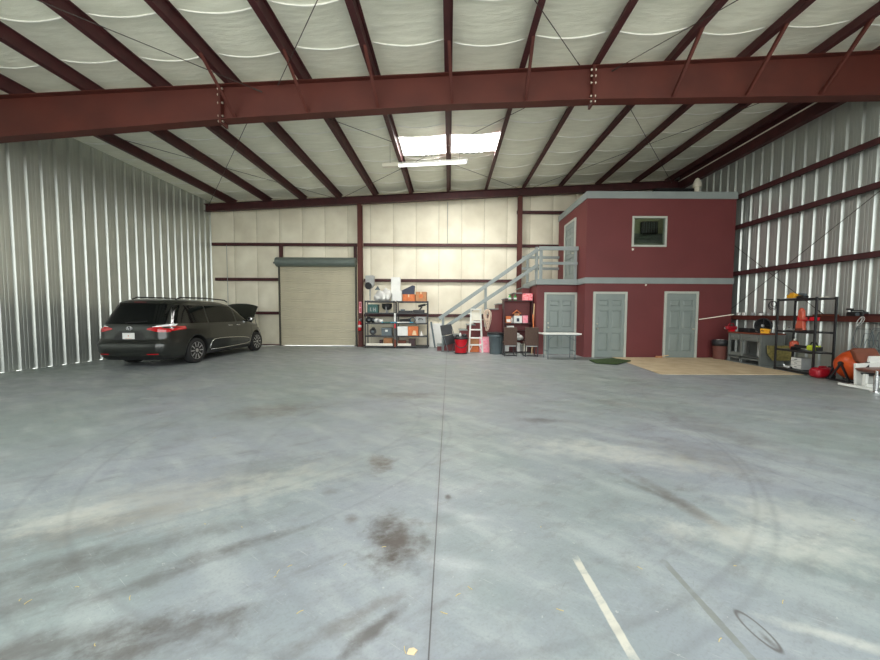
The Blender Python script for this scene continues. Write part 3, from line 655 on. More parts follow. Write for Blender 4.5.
# ------------------------------------------------------------------ van
def make_van():
    paint = mat('dark_grey_metallic_paint', srgb(43, 45, 41), .28, metal=.55, var=.04, scale=3, coat=.8)
    under = mat('black_van_plastic', (.012, .012, .012), .55, var=.2)
    t = thing('minivan', 'dark grey minivan with its hood raised, parked along the left wall', 'car', (0,0,0))
    W = [(.20,.90),(.30,.955),(.45,.985),(.62,.992),(.80,.985),(.95,.972),(1.05,.95),(1.2,.905),(1.4,.845),(1.55,.795),(1.63,.75),(1.69,.66),(1.73,.5),(1.75,.25)]
    R = [(.20,-2.36),(.28,-2.47),(.42,-2.54),(.60,-2.55),(.66,-2.50),(.72,-2.455),(.95,-2.44),(1.05,-2.42),(1.2,-2.35),(1.4,-2.24),(1.58,-2.13),(1.66,-2.06),(1.71,-1.9),(1.75,-1.4)]
    Fr = [(.20,2.35),(.35,2.5),(.6,2.54),(.75,2.48),(.86,2.36),(.93,2.15),(.98,1.9),(1.03,1.68),(1.08,1.52),(1.2,1.30),(1.4,.96),(1.55,.68),(1.63,.48),(1.69,.2),(1.73,-.1),(1.75,-.5)]
    sm = lambda z, T: interp(z, T)
    def nr(z): return 9 if z < 1.0 else 7
    def nf(z): return 3.2 if z < .9 else 4.5
    def out(k, z):
        w, yr, yf = sm(z, W), sm(z, R), sm(z, Fr); yc = (yr+yf)/2; hl = (yf-yr)/2
        n = nf(z) if math.cos(k) > 0 else nr(z)
        c, s = math.cos(k), math.sin(k)
        return (w*math.copysign(abs(s)**(2/n), s), yc + hl*math.copysign(abs(c)**(2/n), c), z)
    def side(y, z, off=0.0, s=1):
        w, yr, yf = sm(z, W), sm(z, R), sm(z, Fr); yc = (yr+yf)/2; hl = (yf-yr)/2
        tt = max(-.999, min(.999, (y-yc)/hl)); n = nf(z) if tt > 0 else nr(z)
        return Vector((s*(w*(1-abs(tt)**n)**(1/n) + off), y, z))
    def rear(x, z, off=0.0):
        w, yr, yf = sm(z, W), sm(z, R), sm(z, Fr); yc = (yr+yf)/2; hl = (yf-yr)/2; n = nr(z)
        return Vector((x, yc - hl*(1-min(.999, abs(x/w))**n)**(1/n) - off - .05*(1-(x/w)**2)*(1 if z < 1.6 else .3), z))
    b = MB(); zs = [.20,.24,.28,.35,.42,.5,.58,.62,.66,.69,.72,.8,.88,.93,.98,1.03,1.08,1.14,1.2,1.3,1.4,1.48,1.55,1.6,1.63,1.66,1.69,1.715,1.73,1.742,1.75]
    n = 160; ks = []
    for i in range(n):
        k = 2*PI*i/n; ks.append(k + .0)
    # denser sampling near the rear corners
    ks = sorted(ks + [PI - d for d in (.01, .02, .05, .09)] + [PI + d for d in (.01, .02, .05, .09)] + [PI/2, 3*PI/2]) ; n = len(ks)
    rings = []
    for z in zs:
        ring = []
        for k in ks:
            x, y, zz = out(k, z)
            if math.cos(k) < 0:
                w = sm(z, W)
                if abs(x) < w*.985: y -= .05*(1-(x/w)**2)*(1 if z < 1.6 else .3)
            ring.append(b.bm.verts.new((x, y, zz)))
        rings.append(ring)
    for A, B in zip(rings, rings[1:]):
        for i in range(n): b.bm.faces.new((A[i], A[(i+1)%n], B[(i+1)%n], B[i]))
    b.bm.faces.new(rings[0][::-1]); b.bm.faces.new(rings[-1])
    body = b.build('body', paint, None, smooth=True)
    # wheel wells cut out of the body
    AX = (-1.49, 1.54); cut = MB()
    for y in AX:
        for s in (-1, 1): cut.cyl((s*.62, y, .36), (s*1.2, y, .36), .405, n=36)
    co = cut.build('cutter', under); md = body.modifiers.new('c', 'BOOLEAN'); md.object = co; md.operation = 'DIFFERENCE'; md.solver = 'EXACT'
    dg = bpy.context.evaluated_depsgraph_get(); me = bpy.data.meshes.new_from_object(body.evaluated_get(dg)); body.modifiers.clear(); body.data = me
    bpy.data.objects.remove(co); body.parent = t
    me.materials.clear(); me.materials.append(paint); me.materials.append(under)
    for p in me.polygons:
        c = p.center
        inn = any(abs(math.hypot(c.y-y, c.z-.36) - .405) < .012 and abs(c.x) > .6 and abs(p.normal.x) < .5 for y in AX) or (abs(abs(c.x)-.62) < .01 and c.z < .8)
        p.material_index = 1 if (inn or c.z < .26) else 0; p.use_smooth = not inn
    def patch(name, fn, us, vs, m, par=None):
        b = MB(); b.grid(fn, us, vs); return b.build(name, m, par or t, smooth=True)
    # glass
    dark = glassy
    zt = 1.56
    for s in (1, -1):
        for (ya, yb, nm) in ((-2.26, -1.02, 'rear_side_window'), (-.97, .28, 'sliding_door_window'), (.36, 1.12, 'front_door_window')):
            def fn(u, v, ya=ya, yb=yb, nm=nm):
                zb, ztp = 1.09, 1.57
                y = ya + (yb-ya)*u
                if nm == 'front_door_window': ztp = min(ztp, 1.57 - max(0, y-.55)*.66)
                if nm == 'rear_side_window': y = y + .17*v*(1-u)
                z = zb + (max(ztp, zb+.02)-zb)*v; return side(y, z, .006, s)
            patch(nm, fn, lin(0, 1, 16), lin(0, 1, 8), dark)
    patch('rear_window', lambda u, v: rear((-.86 + 1.72*u)*(1-.07*v), 1.09 + .48*v, .008), lin(.0, 1, 20), lin(0, 1, 8), dark)
    patch('windshield', lambda u, v: (lambda z, kk: (lambda o: Vector((o[0], o[1]+.008, z+.006)))(out(kk, z)))(1.10+.46*v, -.72+1.44*u), lin(0, 1, 24), lin(0, 1, 8), dark)
    # tail lights wrap round the rear corners
    redl = mat('red_tail_light_lens', srgb(190, 14, 24), .12, var=.1, coat=1); clear = mat('clear_light_lens', (.85, .85, .85), .12, var=.05, coat=1)
    for s in (1, -1):
        def rf(u, v, s=s):
            x = .44 + .46*u; mid = .965 + .0*u; hh = .012 + .070*min(1, u*1.7); lo = mid - hh*.9; hi = mid + hh*1.1
            return rear(s*min(x, .90), lo + (hi-lo)*v, .012)
        patch('tail_light', rf, lin(0, 1, 12), lin(0, 1, 4), redl)
        def rs(u, v, s=s):
            lo = .90 + .05*u; hi = 1.04 - .015*u; return side(-2.425 + .55*u, lo + (hi-lo)*v, .010, s)
        patch('side_tail_light', rs, lin(0, 1, 12), lin(0, 1, 4), redl)
        patch('clear_lens', lambda u, v, s=s: rear(s*(.56 + .34*u), (1.015 + .02*u) + (.012+.05*u)*v, .014), lin(0, 1, 10), lin(0, 1, 3), clear)
        patch('clear_side_lens', lambda u, v, s=s: side(-2.415+.25*u, 1.035+.05*v*(1-.7*u), .011, s), lin(0, 1, 5), lin(0, 1, 2), clear)
        patch('bumper_reflector', lambda u, v, s=s: rear(s*(.48+.26*u), .345+.025*v, .012), lin(0, 1, 5), lin(0, 1, 1), redl)
        # chrome door moulding
        pts = [side(y, z, .012, s) for y, z in ((-1.02,.36),(-.98,.47),(-.93,.56),(-.84,.605),(-.6,.62),(-.2,.615),(.2,.60),(.6,.575),(.88,.54),(1.0,.50),(1.06,.44),(1.02,.38),(.8,.345),(.4,.33),(-.1,.32),(-.6,.31),(-.96,.32))]
        MB().tube(pts, .013, n=6).build('door_moulding', chrome, t, smooth=True)
        for y in (.30, -.12):
            p = side(y, .985, 0, s); MB().tube([p, p+Vector((s*.035, .03, 0)), p+Vector((s*.035, .15, 0)), p+Vector((0, .18, 0))], .013, n=6).build('door_handle', chrome, t, smooth=True)
        # seams of the doors
        for (ya, za, yb, zb) in ((-1.0,.62,-1.0,1.08), (.32,.3,.32,1.08), (1.2,.5,1.16,1.08)):
            MB().tube([side(ya + (yb-ya)*i/8, za + (zb-za)*i/8, .0005, s) for i in range(9)], .004, n=5).build('door_seam', under, t)
        MB().tube([side(-1.9 + 2.2*i/12, 1.03, .001, s) for i in range(13)], .004, n=5).build('slide_track', under, t)
        # mirrors
        p = side(1.08, 1.10, 0, s); b = MB(); b.ball(p + Vector((s*.13, .03, .06)), .11, .07, .085, n=14, m=8); b.bar(p, p+Vector((s*.1, .02, .03)), .05, .04); mi = b.build('side_mirror', paint, t, smooth=True)
        MB().ball(p + Vector((s*.13, -.025, .06)), .09, .02, .065, n=14, m=8).build('mirror_glass', chrome, mi, smooth=True)
        # roof rails
        b = MB(); b.tube([(s*.60, -1.75, 1.72), (s*.605, -1.6, 1.775), (s*.61, -.6, 1.80), (s*.60, .25, 1.775), (s*.59, .4, 1.72)], .018, n=8); b.build('roof_rail', blackm, t, smooth=True)
    # tailgate details
    b = MB(); b.grid(lambda u, v: rear(-.70+1.4*u, 1.60+.055*v, .06 - .03*v) , lin(0, 1, 12), lin(0, 1, 2)); b.grid(lambda u, v: rear(-.70+1.4*u, 1.60, .06*v), lin(0, 1, 12), lin(0, 1, 1)); b.grid(lambda u, v: rear(-.70+1.4*u, 1.655, .03*v)+Vector((0,0,.0)), lin(0, 1, 12), lin(0, 1, 1)); b.build('rear_spoiler', paint, t, smooth=False)
    patch('brake_light', lambda u, v: rear(-.16+.32*u, 1.62+.02*v, .066), lin(0, 1, 4), lin(0, 1, 1), mat('dull_brake_lens', srgb(120, 60, 60), .3))
    patch('plate_recess', lambda u, v: rear((-.42+.84*u)*(1.0-.3*v), .70+.20*v, .004), lin(0, 1, 10), lin(0, 1, 3), mat('plate_recess_paint', srgb(50, 50, 49), .5, metal=.3))  # plate surround in its own flat grey
    c = rear(0, .80, .02); b = MB(); b.bx(-.155, .155, c.y-.004, c.y, .725, .875); pl = b.build('licence_plate', white_p, t, bevel=.002)
    b = MB(); b.lathe([(.014, 0), (.012, .002)], (0, c.y-.005, .805), n=12, M=Matrix.Rotation(PI/2, 4, 'X')); b.bx(-.08, .08, c.y-.006, c.y-.004, .737, .743); b.build('plate_print', orange_card, pl)
    for r in ((.075, .048), (.032, .046)):
        c = rear(0, .985, .012); MB().tube([(r[0]*math.cos(2*PI*i/24), c.y, .985 + r[1]*math.sin(2*PI*i/24)) for i in range(24)], .006, n=6, closed=True).build('badge_ring', chrome, t, smooth=True)
    b = MB(); b.tube([(.05*math.cos(2*PI*i/24), c.y, 1.008 + .018*math.sin(2*PI*i/24)) for i in range(24)], .005, n=6, closed=True); b.build('badge_ring', chrome, t, smooth=True)
    MB().tube([rear(-.84+1.68*i/20, .655, .004) for i in range(21)], .008, n=6).build('bumper_step', under, t)
    b = MB(); b.grid(lambda u, v: rear(-.86+1.72*u, .205+.08*v, .01), lin(0, 1, 14), lin(0, 1, 2)); b.build('lower_valance', under, t)
    MB().tube([(x, rear(0, 1.085).y-.03, z) for x, z in ((-.1, 1.12), (.1, 1.13), (.45, 1.16))], .012, n=6).build('rear_wiper', under, t)
    # raised hood, hinged at the windshield base
    b = MB(); a = math.radians(50)
    def hf(u, v):
        x = (-.74+1.48*u)*(1-.10*v**2); l = .98*v; bow = -.10*(abs(2*u-1)**2.4)
        return Vector((x, 1.50 + l*math.cos(a) - bow*math.sin(a)*0 , 1.07 + l*math.sin(a) + bow - .10*v**3))
    b.grid(lambda u, v: hf(u, v), lin(0, 1, 18), lin(0, 1, 10)); b.grid(lambda u, v: hf(u, v) + Vector((0, .022, -.02)), lin(0, 1, 18), lin(0, 1, 10))
    for v in (0, 1): b.grid(lambda u, w: hf(u, v) + Vector((0, .022, -.02))*w, lin(0, 1, 18), [0, 1])
    for u in (0, 1): b.grid(lambda v, w: hf(u, v) + Vector((0, .022, -.02))*w, lin(0, 1, 10), [0, 1])
    b.build('hood', paint, t, smooth=True)
    MB().cyl((.55, 2.2, .92), (.5, 2.05, 1.62), .008, n=6).build('hood_prop', under, t)
    b = MB(); b.bx(-.6, .6, 1.55, 2.2, .85, .96); b.bx(-.3, .25, 1.7, 2.1, .96, 1.03); b.cyl((.42, 1.8, .96), (.42, 1.8, 1.02), .07); b.build('engine_bay', under, t, bevel=.02)
    # wheels
    alloy = mat('machined_alloy', (.62, .62, .62), .3, metal=.85, var=.1)
    for y in AX:
        for s in (1, -1):
            wh = MB(); M = Matrix.Rotation(s*PI/2, 4, 'Y'); c = (s*.85, y, .345)
            wh.lathe([(.23,-.10),(.30,-.115),(.335,-.10),(.345,-.06),(.345,.06),(.335,.10),(.30,.115),(.235,.10)], c, n=40, M=M); w = wh.build('wheel', rubber, t, smooth=True)
            r = MB(); r.lathe([(.10,.05),(.20,.06),(.225,.098),(.236,.104),(.236,.06),(.1,.02)], c, n=40, M=M); 
            r.build('rim', alloy, w, smooth=False)
            r = MB(); r.lathe([(.2,.056),(.1,.057)], c, n=32, M=M); r.build('brake_shadow', under, w)
            r = MB()
            for i in range(10):
                k = 2*PI*i/10; d = Vector((0, math.cos(k), math.sin(k))); cc = Vector(c) + Vector((s*.085, 0, 0))
                r.bar(cc + d*.03, cc + d*.226 + Vector((s*.012,0,0)), .03, .022, up=(s, 0, 0))
            r.lathe([(.055,.07),(.055,.10),(.03,.108)], c, n=20, M=M); r.build('spokes', alloy, w)
    b = MB(); b.cyl((-.3, -2.3, .25), (-.3, -2.47, .25), .035); b.bx(-.5, .5, -1.2, 1.2, .16, .22); b.build('underbody', under, t)
    return t
van = make_van()
van.scale = (.93, .985, 1); van.location = (-7.82, 10.47, 0); van.rotation_euler = (0, 0, math.radians(1.6))

# ------------------------------------------------------------------ generic small things
def box_thing(name, label, cat, loc, s, m, rz=0, group=None, tapem=None, lid=False, ry=0, rx=0):
    w, d, h = s; t = thing(name, label, cat, loc, rz, group); t.rotation_euler = (rx, ry, rz)
    MB().bx(-w/2, w/2, -d/2, d/2, 0, h).build('body', m, t, bevel=min(.008, w*.05, h*.08))
    if tapem: MB().bx(-.025, .025, -d/2-.002, d/2+.002, h*.6, h+.002).build('packing_tape', tapem, t)
    if lid: MB().bx(-w/2-.01, w/2+.01, -d/2-.01, d/2+.01, h*.82, h+.01).build('lid', m, t, bevel=.006)
    else:
        b = MB(); b.bx(-w/2+.003, -.002, -d/2+.001, d/2-.001, h, h+.004); b.bx(.002, w/2-.003, -d/2+.001, d/2-.001, h, h+.004); b.build('flap', m, t)
    return t
def rack(name, label, loc, W, D, zs, rz=0, tk=.035, pr=.018, mid=False, group=None, shelf_m=None):
    t = thing(name, label, 'shelving unit', loc, rz, group)
    H_ = zs[-1]
    for sx in (-1, 1):
        for sy in (-1, 1): b = MB(); b.bx(sx*(W/2-pr), sx*(W/2+pr), sy*(D/2)-.016, sy*(D/2)+.016, 0, H_+.02); b.build('post', blackm, t, bevel=.003)
    for z in zs:
        b = MB(); b.bx(-W/2+pr, W/2-pr, -D/2+.017, D/2-.017, z-tk, z); b.bx(-W/2+pr, W/2-pr, -D/2, -D/2+.016, z-tk*1.4, z+.006); b.bx(-W/2+pr, W/2-pr, D/2-.016, D/2, z-tk*1.4, z+.006); b.build('shelf', shelf_m or blackm, t, bevel=.002)
    return t
# two black shelving units beside the column
SD = 13.3
zsh = [PZ(395, 346.0, SD-.2), PZ(395, 335.8, SD-.2), PZ(395, 323.0, SD-.2), PZ(395, 312.8, SD-.2), PZ(395, 301.2, SD-.2)]
g = 'black shelving units on the end wall'
ax0, ax1 = PX(365.3, 320, SD-.2), PX(394.2, 320, SD-.2); bx0, bx1 = PX(397.0, 320, SD-.2), PX(427.4, 320, SD-.2)
rack('shelving_unit', 'left of two black metal shelving units, beside the steel column', ((ax0+ax1)/2, SD, 0), ax1-ax0, .42, zsh, group=g)
rack('shelving_unit', 'right of two black metal shelving units, nearer the stairs', ((bx0+bx1)/2, SD, 0), bx1-bx0, .42, zsh, group=g)
def sx(px, d=SD): return PX(px, 320, d)
def wpx(a, d=SD): return a*d/FPX
T0, T1, T2, T3, T4 = [z+.001 for z in zsh]
# --- top shelf
t = thing('work_light', 'grey hooded fan-like unit tilted on top of left black shelving unit', 'fan', (sx(370.3), SD, T4))
b = MB(); b.bx(-.17, .17, -.1, .12, .62, 1.02); b.cyl((0, -.02, .66), (-.02, -.2, .60), .17, .15, n=24); b.build('housing', lgrey, t, bevel=.03)
b = MB(); b.cyl((-.02, -.17, .606), (-.022, -.21, .596), .14, n=24); b.build('front_grille', black, t)
b = MB(); b.cyl((0, 0, 0), (0, 0, .62), .02); b.cyl((0,0,0), (0,0,.03), .13, n=20); b.cyl((-.0,0,.2),(0,0,.5),.03); b.build('stand', lgrey, t)
t = thing('tarp_bundle', 'lumpy grey and white bundle on the left black unit\'s top shelf', 'bundle', (sx(383.4), SD, T4)); t.scale = (.95, 1, 1.3)
b = MB(); b.ball((0, 0, .17), .37, .19, .17, n=24, m=14); b.ball((.15, -.02, .24), .18, .15, .15, n=20, m=12); b.ball((-.2, 0, .12), .2, .18, .12, n=20, m=12)
for v in b.bm.verts: v.co += Vector((0, 0, 1))*.03*math.sin(v.co.x*23+v.co.y*17); v.co.z = max(v.co.z, 0)
b.build('cloth', cloth_w, t, smooth=True)
b = MB(); b.prism([(0,0),(.22,0),(.12,.12)], lambda u, v, q: (u-.32, q, v+.34), -.16, -.1); b.build('dark_flap', grey_plastic, t)
b = MB(); b.prism([(.02,.05),(.12,.05),(.12,.2),(.02,.2)], lambda u, v, q: (u, q, v), -.22, -.18); b.prism([(.17,.05),(.27,.06),(.27,.2),(.17,.2)], lambda u, v, q: (u, q, v), -.22, -.17); b.build('label', white_p, t)
box_thing('white_box', 'squat white box on the left black unit\'s top shelf, at its right end', 'box', (sx(397.3)+.02, SD-.10, T4), (.37, .22, .40), white_p)
box_thing('white_box', 'tall narrow white box standing behind the squat white box, highest on the shelves', 'box', (sx(395.6), SD+.12, T4), (.37, .18, .96), white_p)
box_thing('cardboard_box', 'flat orange box under the tilted navy panel on right unit', 'box', (sx(409.3), SD-.04, T4), (.48, .34, .27), orange_card, tapem=tape)
t = box_thing('cardboard_box', 'light brown cardboard box at the right end of the top shelf', 'box', (sx(421.4), SD-.04, T4), (.43, .34, .37), card, tapem=tape)
b = MB(); b.lathe([(.09, 0), (.09, .004)], (0, -.172, .2), n=20, M=Matrix.Rotation(PI/2, 4, 'X')); b.build('printed_mark', orange_card, t)
b = MB(); b.prism([(-.3,.0),(.26,0),(.30,.34),(.20,.36),(-.28,.12)], lambda u, v, q: (u, q, v), -.1, .1); t = b.build('navy_case', navy, bevel=.01); tag(at(t, (sx(407.6), SD, T4+.276)), 'wedge-shaped navy case lying on an orange box', 'case')
# --- second shelf
t = thing('storage_crate', 'dark teal crate with pale markings on the left black unit', 'crate', (sx(373.5), SD, T3))
MB().bx(-.2, .2, -.16, .16, 0, .30).build('body', teal_p, t, bevel=.01); b = MB(); b.bx(-.1, -.06, -.166, -.16, .05, .2); b.bx(-.1, -.03, -.166, -.16, .05, .08); b.bx(.02, .05, -.166, -.16, .05, .2); b.bx(.10, .13, -.166, -.16, .05, .2); b.bx(.05, .1, -.166, -.16, .11, .14); b.build('pale_marking', lgrey, t); MB().bx(-.21, .21, -.17, .17, .28, .33).build('lid', teal_p, t, bevel=.006)
t = thing('cooking_pot', 'round black pot hanging low under the top shelf of left unit', 'pot', (sx(387.3), SD-.04, T3+.11))
MB().lathe([(.05, 0), (.15, .03), (.2, .12), (.2, .24), (.21, .25)], n=26).build('bowl', black, t, smooth=True); b = MB(); b.bx(-.012, .012, -.22, -.19, -.02, .12); b.build('handle', lgrey, t); MB().cyl((0,0,-.11),(0,0,.01),.05).build('foot', lgrey, t)
t = thing('power_tool', 'long flat black tool case on the second shelf of right unit', 'tool', (sx(406), SD-.05, T3)); b = MB(); b.bx(-.28, .28, -.1, .1, 0, .09); b.bx(-.1, .2, -.11, -.1, .02, .06); b.build('case', black, t, bevel=.01); MB().bx(-.2, -.04, -.07, .07, .09, .14).build('latch', grey_plastic, t, bevel=.005)
t = thing('power_tool', 'black cordless drill on the second shelf of right unit', 'drill', (sx(419.5), SD-.05, T3)); b = MB(); b.bx(-.24, .2, -.12, .12, 0, .12); b.build('battery_base', black, t, bevel=.015); b = MB(); b.bar((0,0,.1), (.1,0,.25), .05, .06); b.cyl((-.05,0,.26),(.24,0,.33),.045); b.cyl((.24,0,.33),(.3,0,.345),.02); b.build('drill_body', black, t, bevel=.008)
# --- third shelf
for i, (px, s) in enumerate(((369.0, .12), (373.6, .11))):
    t = thing('safety_helmet', ('black helmet at the left end of third shelf, against the column side', 'black helmet beside the first one, next to pale goggles')[i], 'helmet', (sx(px), SD-.05, T2), group='black helmets on the third shelf'); MB().ball((0,0,s), s, s*1.1, s, n=18, m=12).build('shell', black, t, smooth=True); MB().ball((.02,-s*.72,s*.9), s*.6, s*.4, s*.4, n=14, m=8).build('visor', grey_plastic, t, smooth=True)
t = thing('goggles', 'pale white rounded item on the left unit\'s third shelf', 'item', (sx(379), SD-.08, T2)); b = MB(); b.ball((-.07,0,.09), .13, .1, .09); b.ball((.09,0,.07), .1, .09, .07); b.build('shell', white_p, t, smooth=True); MB().ball((.0,-.07,.09), .07, .04, .05).build('lens', lgrey, t, smooth=True)
t = thing('blue_pole', 'long bright blue pole lying across the fronts of both shelving units', 'pole', (sx(383), SD-.255, T2)); b = MB(); b.cyl((0,0,.02),(sx(414)-sx(383),0,.03),.018); b.build('shaft', blue_p, t); MB().cyl((.05,0,.021),(.35,0,.022),.024).build('grip', teal_p, t); MB().cyl((.6,0,.025),(1.1,0,.03),.020).build('white_section', white_p, t)
t = thing('power_tool', 'low dark tool on the right unit\'s third shelf behind the blue pole', 'tool', (sx(405.5), SD, T2)); b = MB(); b.bx(-.2,.2,-.07,.07,.0,.09); b.cyl((-.24,0,.09),(.2,0,.13),.05); b.build('body', black, t, bevel=.01); MB().bx(.12,.2,-.04,.04,.1,.18).build('handle', grey_plastic, t)
t = thing('hose_coil', 'dark blue hose coil on the third shelf of right unit', 'hose', (sx(413), SD-.1, T2)); 
for q in range(4): MB().tube([(.1*math.cos(2*PI*i/20), -.03*q+.02, .12+.1*math.sin(2*PI*i/20)) for i in range(20)], .014, n=6, closed=True).build('loop', navy if q % 2 else blue_p, t, smooth=True)
t = box_thing('appliance', 'pale grey appliance with black handle at the right end of third shelf', 'appliance', (sx(421), SD-.04, T2), (.40, .30, .24), lgrey, lid=True); MB().tube([(-.08,-.16,.13),(-.06,-.19,.17),(.06,-.19,.17),(.08,-.16,.13)], .016).build('handle', black, t)
# --- fourth shelf
t = thing('round_fan', 'small black round fan on the fourth shelf of left unit', 'fan', (sx(373.2), SD-.05, T1)); b = MB(); b.cyl((0,-.04,.16),(0,.05,.16),.13,n=24); b.ball((.02,-.02,.27),.07,.06,.07); b.build('body', black, t, smooth=False); MB().cyl((0,-.05,.16),(0,-.042,.16),.05,n=16).build('hub', grey_plastic, t); MB().bx(-.1,.1,-.08,.08,0,.03).build('base', black, t, bevel=.006)
t = box_thing('toolbox', 'grey toolbox with a pale latch on the fourth shelf of left unit', 'toolbox', (sx(387.3), SD-.05, T1), (.40, .28, .30), grey_plastic, lid=True); MB().bx(-.05,.05,-.158,-.15,.16,.24).build('latch', white_p, t)
t = box_thing('white_box', 'glossy white box on the fourth shelf of right unit', 'box', (sx(403), SD-.05, T1), (.42, .3, .37), white_p)
t = box_thing('cardboard_box', 'open orange-brown box on the fourth shelf beside the white box', 'box', (sx(413.5), SD-.04, T1), (.40, .32, .37), orange_card); b = MB(); b.prism([(-.04,.03),(.14,.03),(.1,.2),(.02,.22)], lambda u,v,q:(u,q,v), -.166, -.16); b.build('pale_print', tape, t)
t = thing('funnel', 'small white cone at the right end of the fourth shelf', 'funnel', (sx(421.5), SD-.1, T1)); MB().lathe([(.08,0),(.078,.01),(.02,.12),(.012,.19)], n=20).build('cone', white_p, t, smooth=True); MB().lathe([(.09,0),(.09,.012)], n=20).build('rim', white_p, t)
# --- bottom shelf
for i, (a, c) in enumerate(((366.8, 393.5), (397.5, 411.5))):
    t = thing('wooden_board', ('long white board lying on left unit\'s bottom shelf', 'short white board lying on right unit\'s bottom shelf')[i], 'board', ((sx(a)+sx(c))/2, SD-.17, T0)); w = (sx(c)-sx(a))/2; MB().bx(-w, w, -.02, .02, 0, .10).build('board', cream_p, t, bevel=.003); MB().bx(-w, w, -.024, -.02, .04, .05).build('groove', white_p, t)
for i, (px, w, h, m_, lab) in enumerate(((381, .1, .22, darkwood, 'small dark upright block at the bottom of left unit'), (388, .34, .30, card, 'brown cardboard box at the bottom of left unit, behind the board'), (402, .3, .2, tan_p, 'low brown box at the bottom of right unit, behind its board'), (412, .26, .27, darkwood, 'dark brown box at the bottom of right unit'))):
    box_thing('storage_box', lab, 'box', (sx(px), SD+.05, T0), (w, .25, h), m_)
t = thing('hanging_mop', 'narrow red and white tool hanging between the two shelving units', 'tool', (sx(394.9, 13.0), 13.02, .05)); MB().cyl((0,0,.3),(0,0,1.34),.012).build('handle', lgrey, t); MB().bx(-.035,.035,-.02,.02,1.0,1.34).build('white_head', white_p, t, bevel=.006); MB().bx(-.03,.03,-.02,.02,.75,.92).build('red_grip', red_plastic, t, bevel=.005); MB().bx(-.04,.04,-.03,.03,0,.3).build('foot', tan_p, t, bevel=.01)
# --- extinguisher and sign on the column
yc = 13.6
t = thing('fire_extinguisher', 'small red fire extinguisher hung on the steel column', 'fire extinguisher', (PX(360.2, 326, yc), yc-.085, PZ(360, 330.5, yc))); t.scale = (1.15, 1.15, 1.15)
MB().lathe([(.055,0),(.062,.02),(.062,.27),(.045,.33),(.02,.35)], n=20).build('cylinder', red_plastic, t, smooth=True); b = MB(); b.cyl((0,0,.34),(0,0,.40),.02); b.bar((-.02,0,.40),(.09,-.0,.44),.02,.012); b.bar((-.02,0,.385),(.08,0,.39),.02,.012); b.build('valve_handle', lgrey, t); MB().tube([(.02,0,.37),(.09,-.02,.34),(.085,-.03,.18)], .012).build('hose', black, t, smooth=True); MB().lathe([(.064,.12),(.064,.2)], n=20).build('label', white_p, t, smooth=True)
b = MB(); b.bx(-.05, .05, -.004, .0, 0, .46); b.mi = 1; b.bx(-.03, .03, -.006, -.004, .04, .2); b.bx(-.03, .03, -.006, -.004, .25, .42)
o = b.build('column_sign', [pink_card, mat('faded_red_print', srgb(190, 80, 80), .5)]); at(o, (PX(360.4, 310, yc), yc-.015, PZ(360, 313, yc))); tag(o, 'tall narrow pink and white sign on the steel column above the extinguisher', 'sign')
# leaning pieces right of the shelves
b = MB(); b.bx(-.26, .26, -.012, .012, 0, .98); o = b.build('drywall_sheet', white_p, bevel=.003); at(o, (sx(435.5, 13.6), 13.68, 0), rx=-.12); tag(o, 'white panel leaning on the end wall right of the shelves', 'panel')
b = MB(); b.bx(-.035, .035, -.02, .02, 0, 1.06); o = b.build('leaning_bar', grey_plastic, bevel=.003); at(o, (sx(434.3, 13.3)+.03, 13.35, 0.008), rx=-.1, ry=-.16); tag(o, 'dark grey bar leaning sideways right of the shelves', 'bar')

# ------------------------------------------------------------------ things under the stairs
D1 = 11.5
# folded black chair
t = thing('folding_chair', 'folded black chair leaning against the foot of the stairs', 'chair', (PX(450.5, 340, 12.0), 11.93, 0), rz=.25)
MB().bar((-.12, 0, .62), (-.17, .06, .98), .42, .03, up=(0, 1, 0)).build('backrest', black, t, bevel=.01); MB().bar((-.02, -.02, .28), (-.10, 0, .60), .40, .04, up=(0, 1, 0)).build('seat', black, t, bevel=.01)
for s in (-1, 1):
    MB().cyl((.10+s*.2, -.1, .0), (-.15+s*.2, .06, .95), .012).build('leg', grey_plastic, t); MB().cyl((s*.2-.10, .1, .0), (s*.2-.0, .0, .62), .012).build('leg', grey_plastic, t)
# red bucket
t = thing('shop_bucket', 'bright red bucket with black bail and dark contents by the stair foot', 'bucket', (PX(461, 345, D1), D1, 0))
RM = .25
MB().lathe([(.19,0),(.205,.02),(.215,.25),(.235,.5),(.245,.52)], n=32).build('pail', red_plastic, t, smooth=True)
b = MB(); b.lathe([(.25,.50),(.26,.51),(.26,.54),(.24,.56),(.15,.59),(.05,.60)], n=32); b.build('lid', black, t, smooth=True)
MB().tube([(.245*math.cos(a), -.02-.30*math.sin(a)*.8, .52-.30*math.sin(a)) for a in lin(0, PI, 16)], .014, n=8).build('bail', black, t, smooth=True)
MB().lathe([(.04,.59),(.045,.64),(.03,.70),(.015,.72)], (-.03,-.05,0), n=14).build('white_cap', white_p, t, smooth=True)
b = MB(); b.ball((.12, 0, .62), .1, .12, .07); b.ball((-.12, .04, .60), .08, .1, .06); b.build('black_rags', black, t, smooth=True)
MB().lathe([(.225,.0),(.225,.03),(.2,.04)], (0,0,0), n=24).build('wheel_base', black, t)
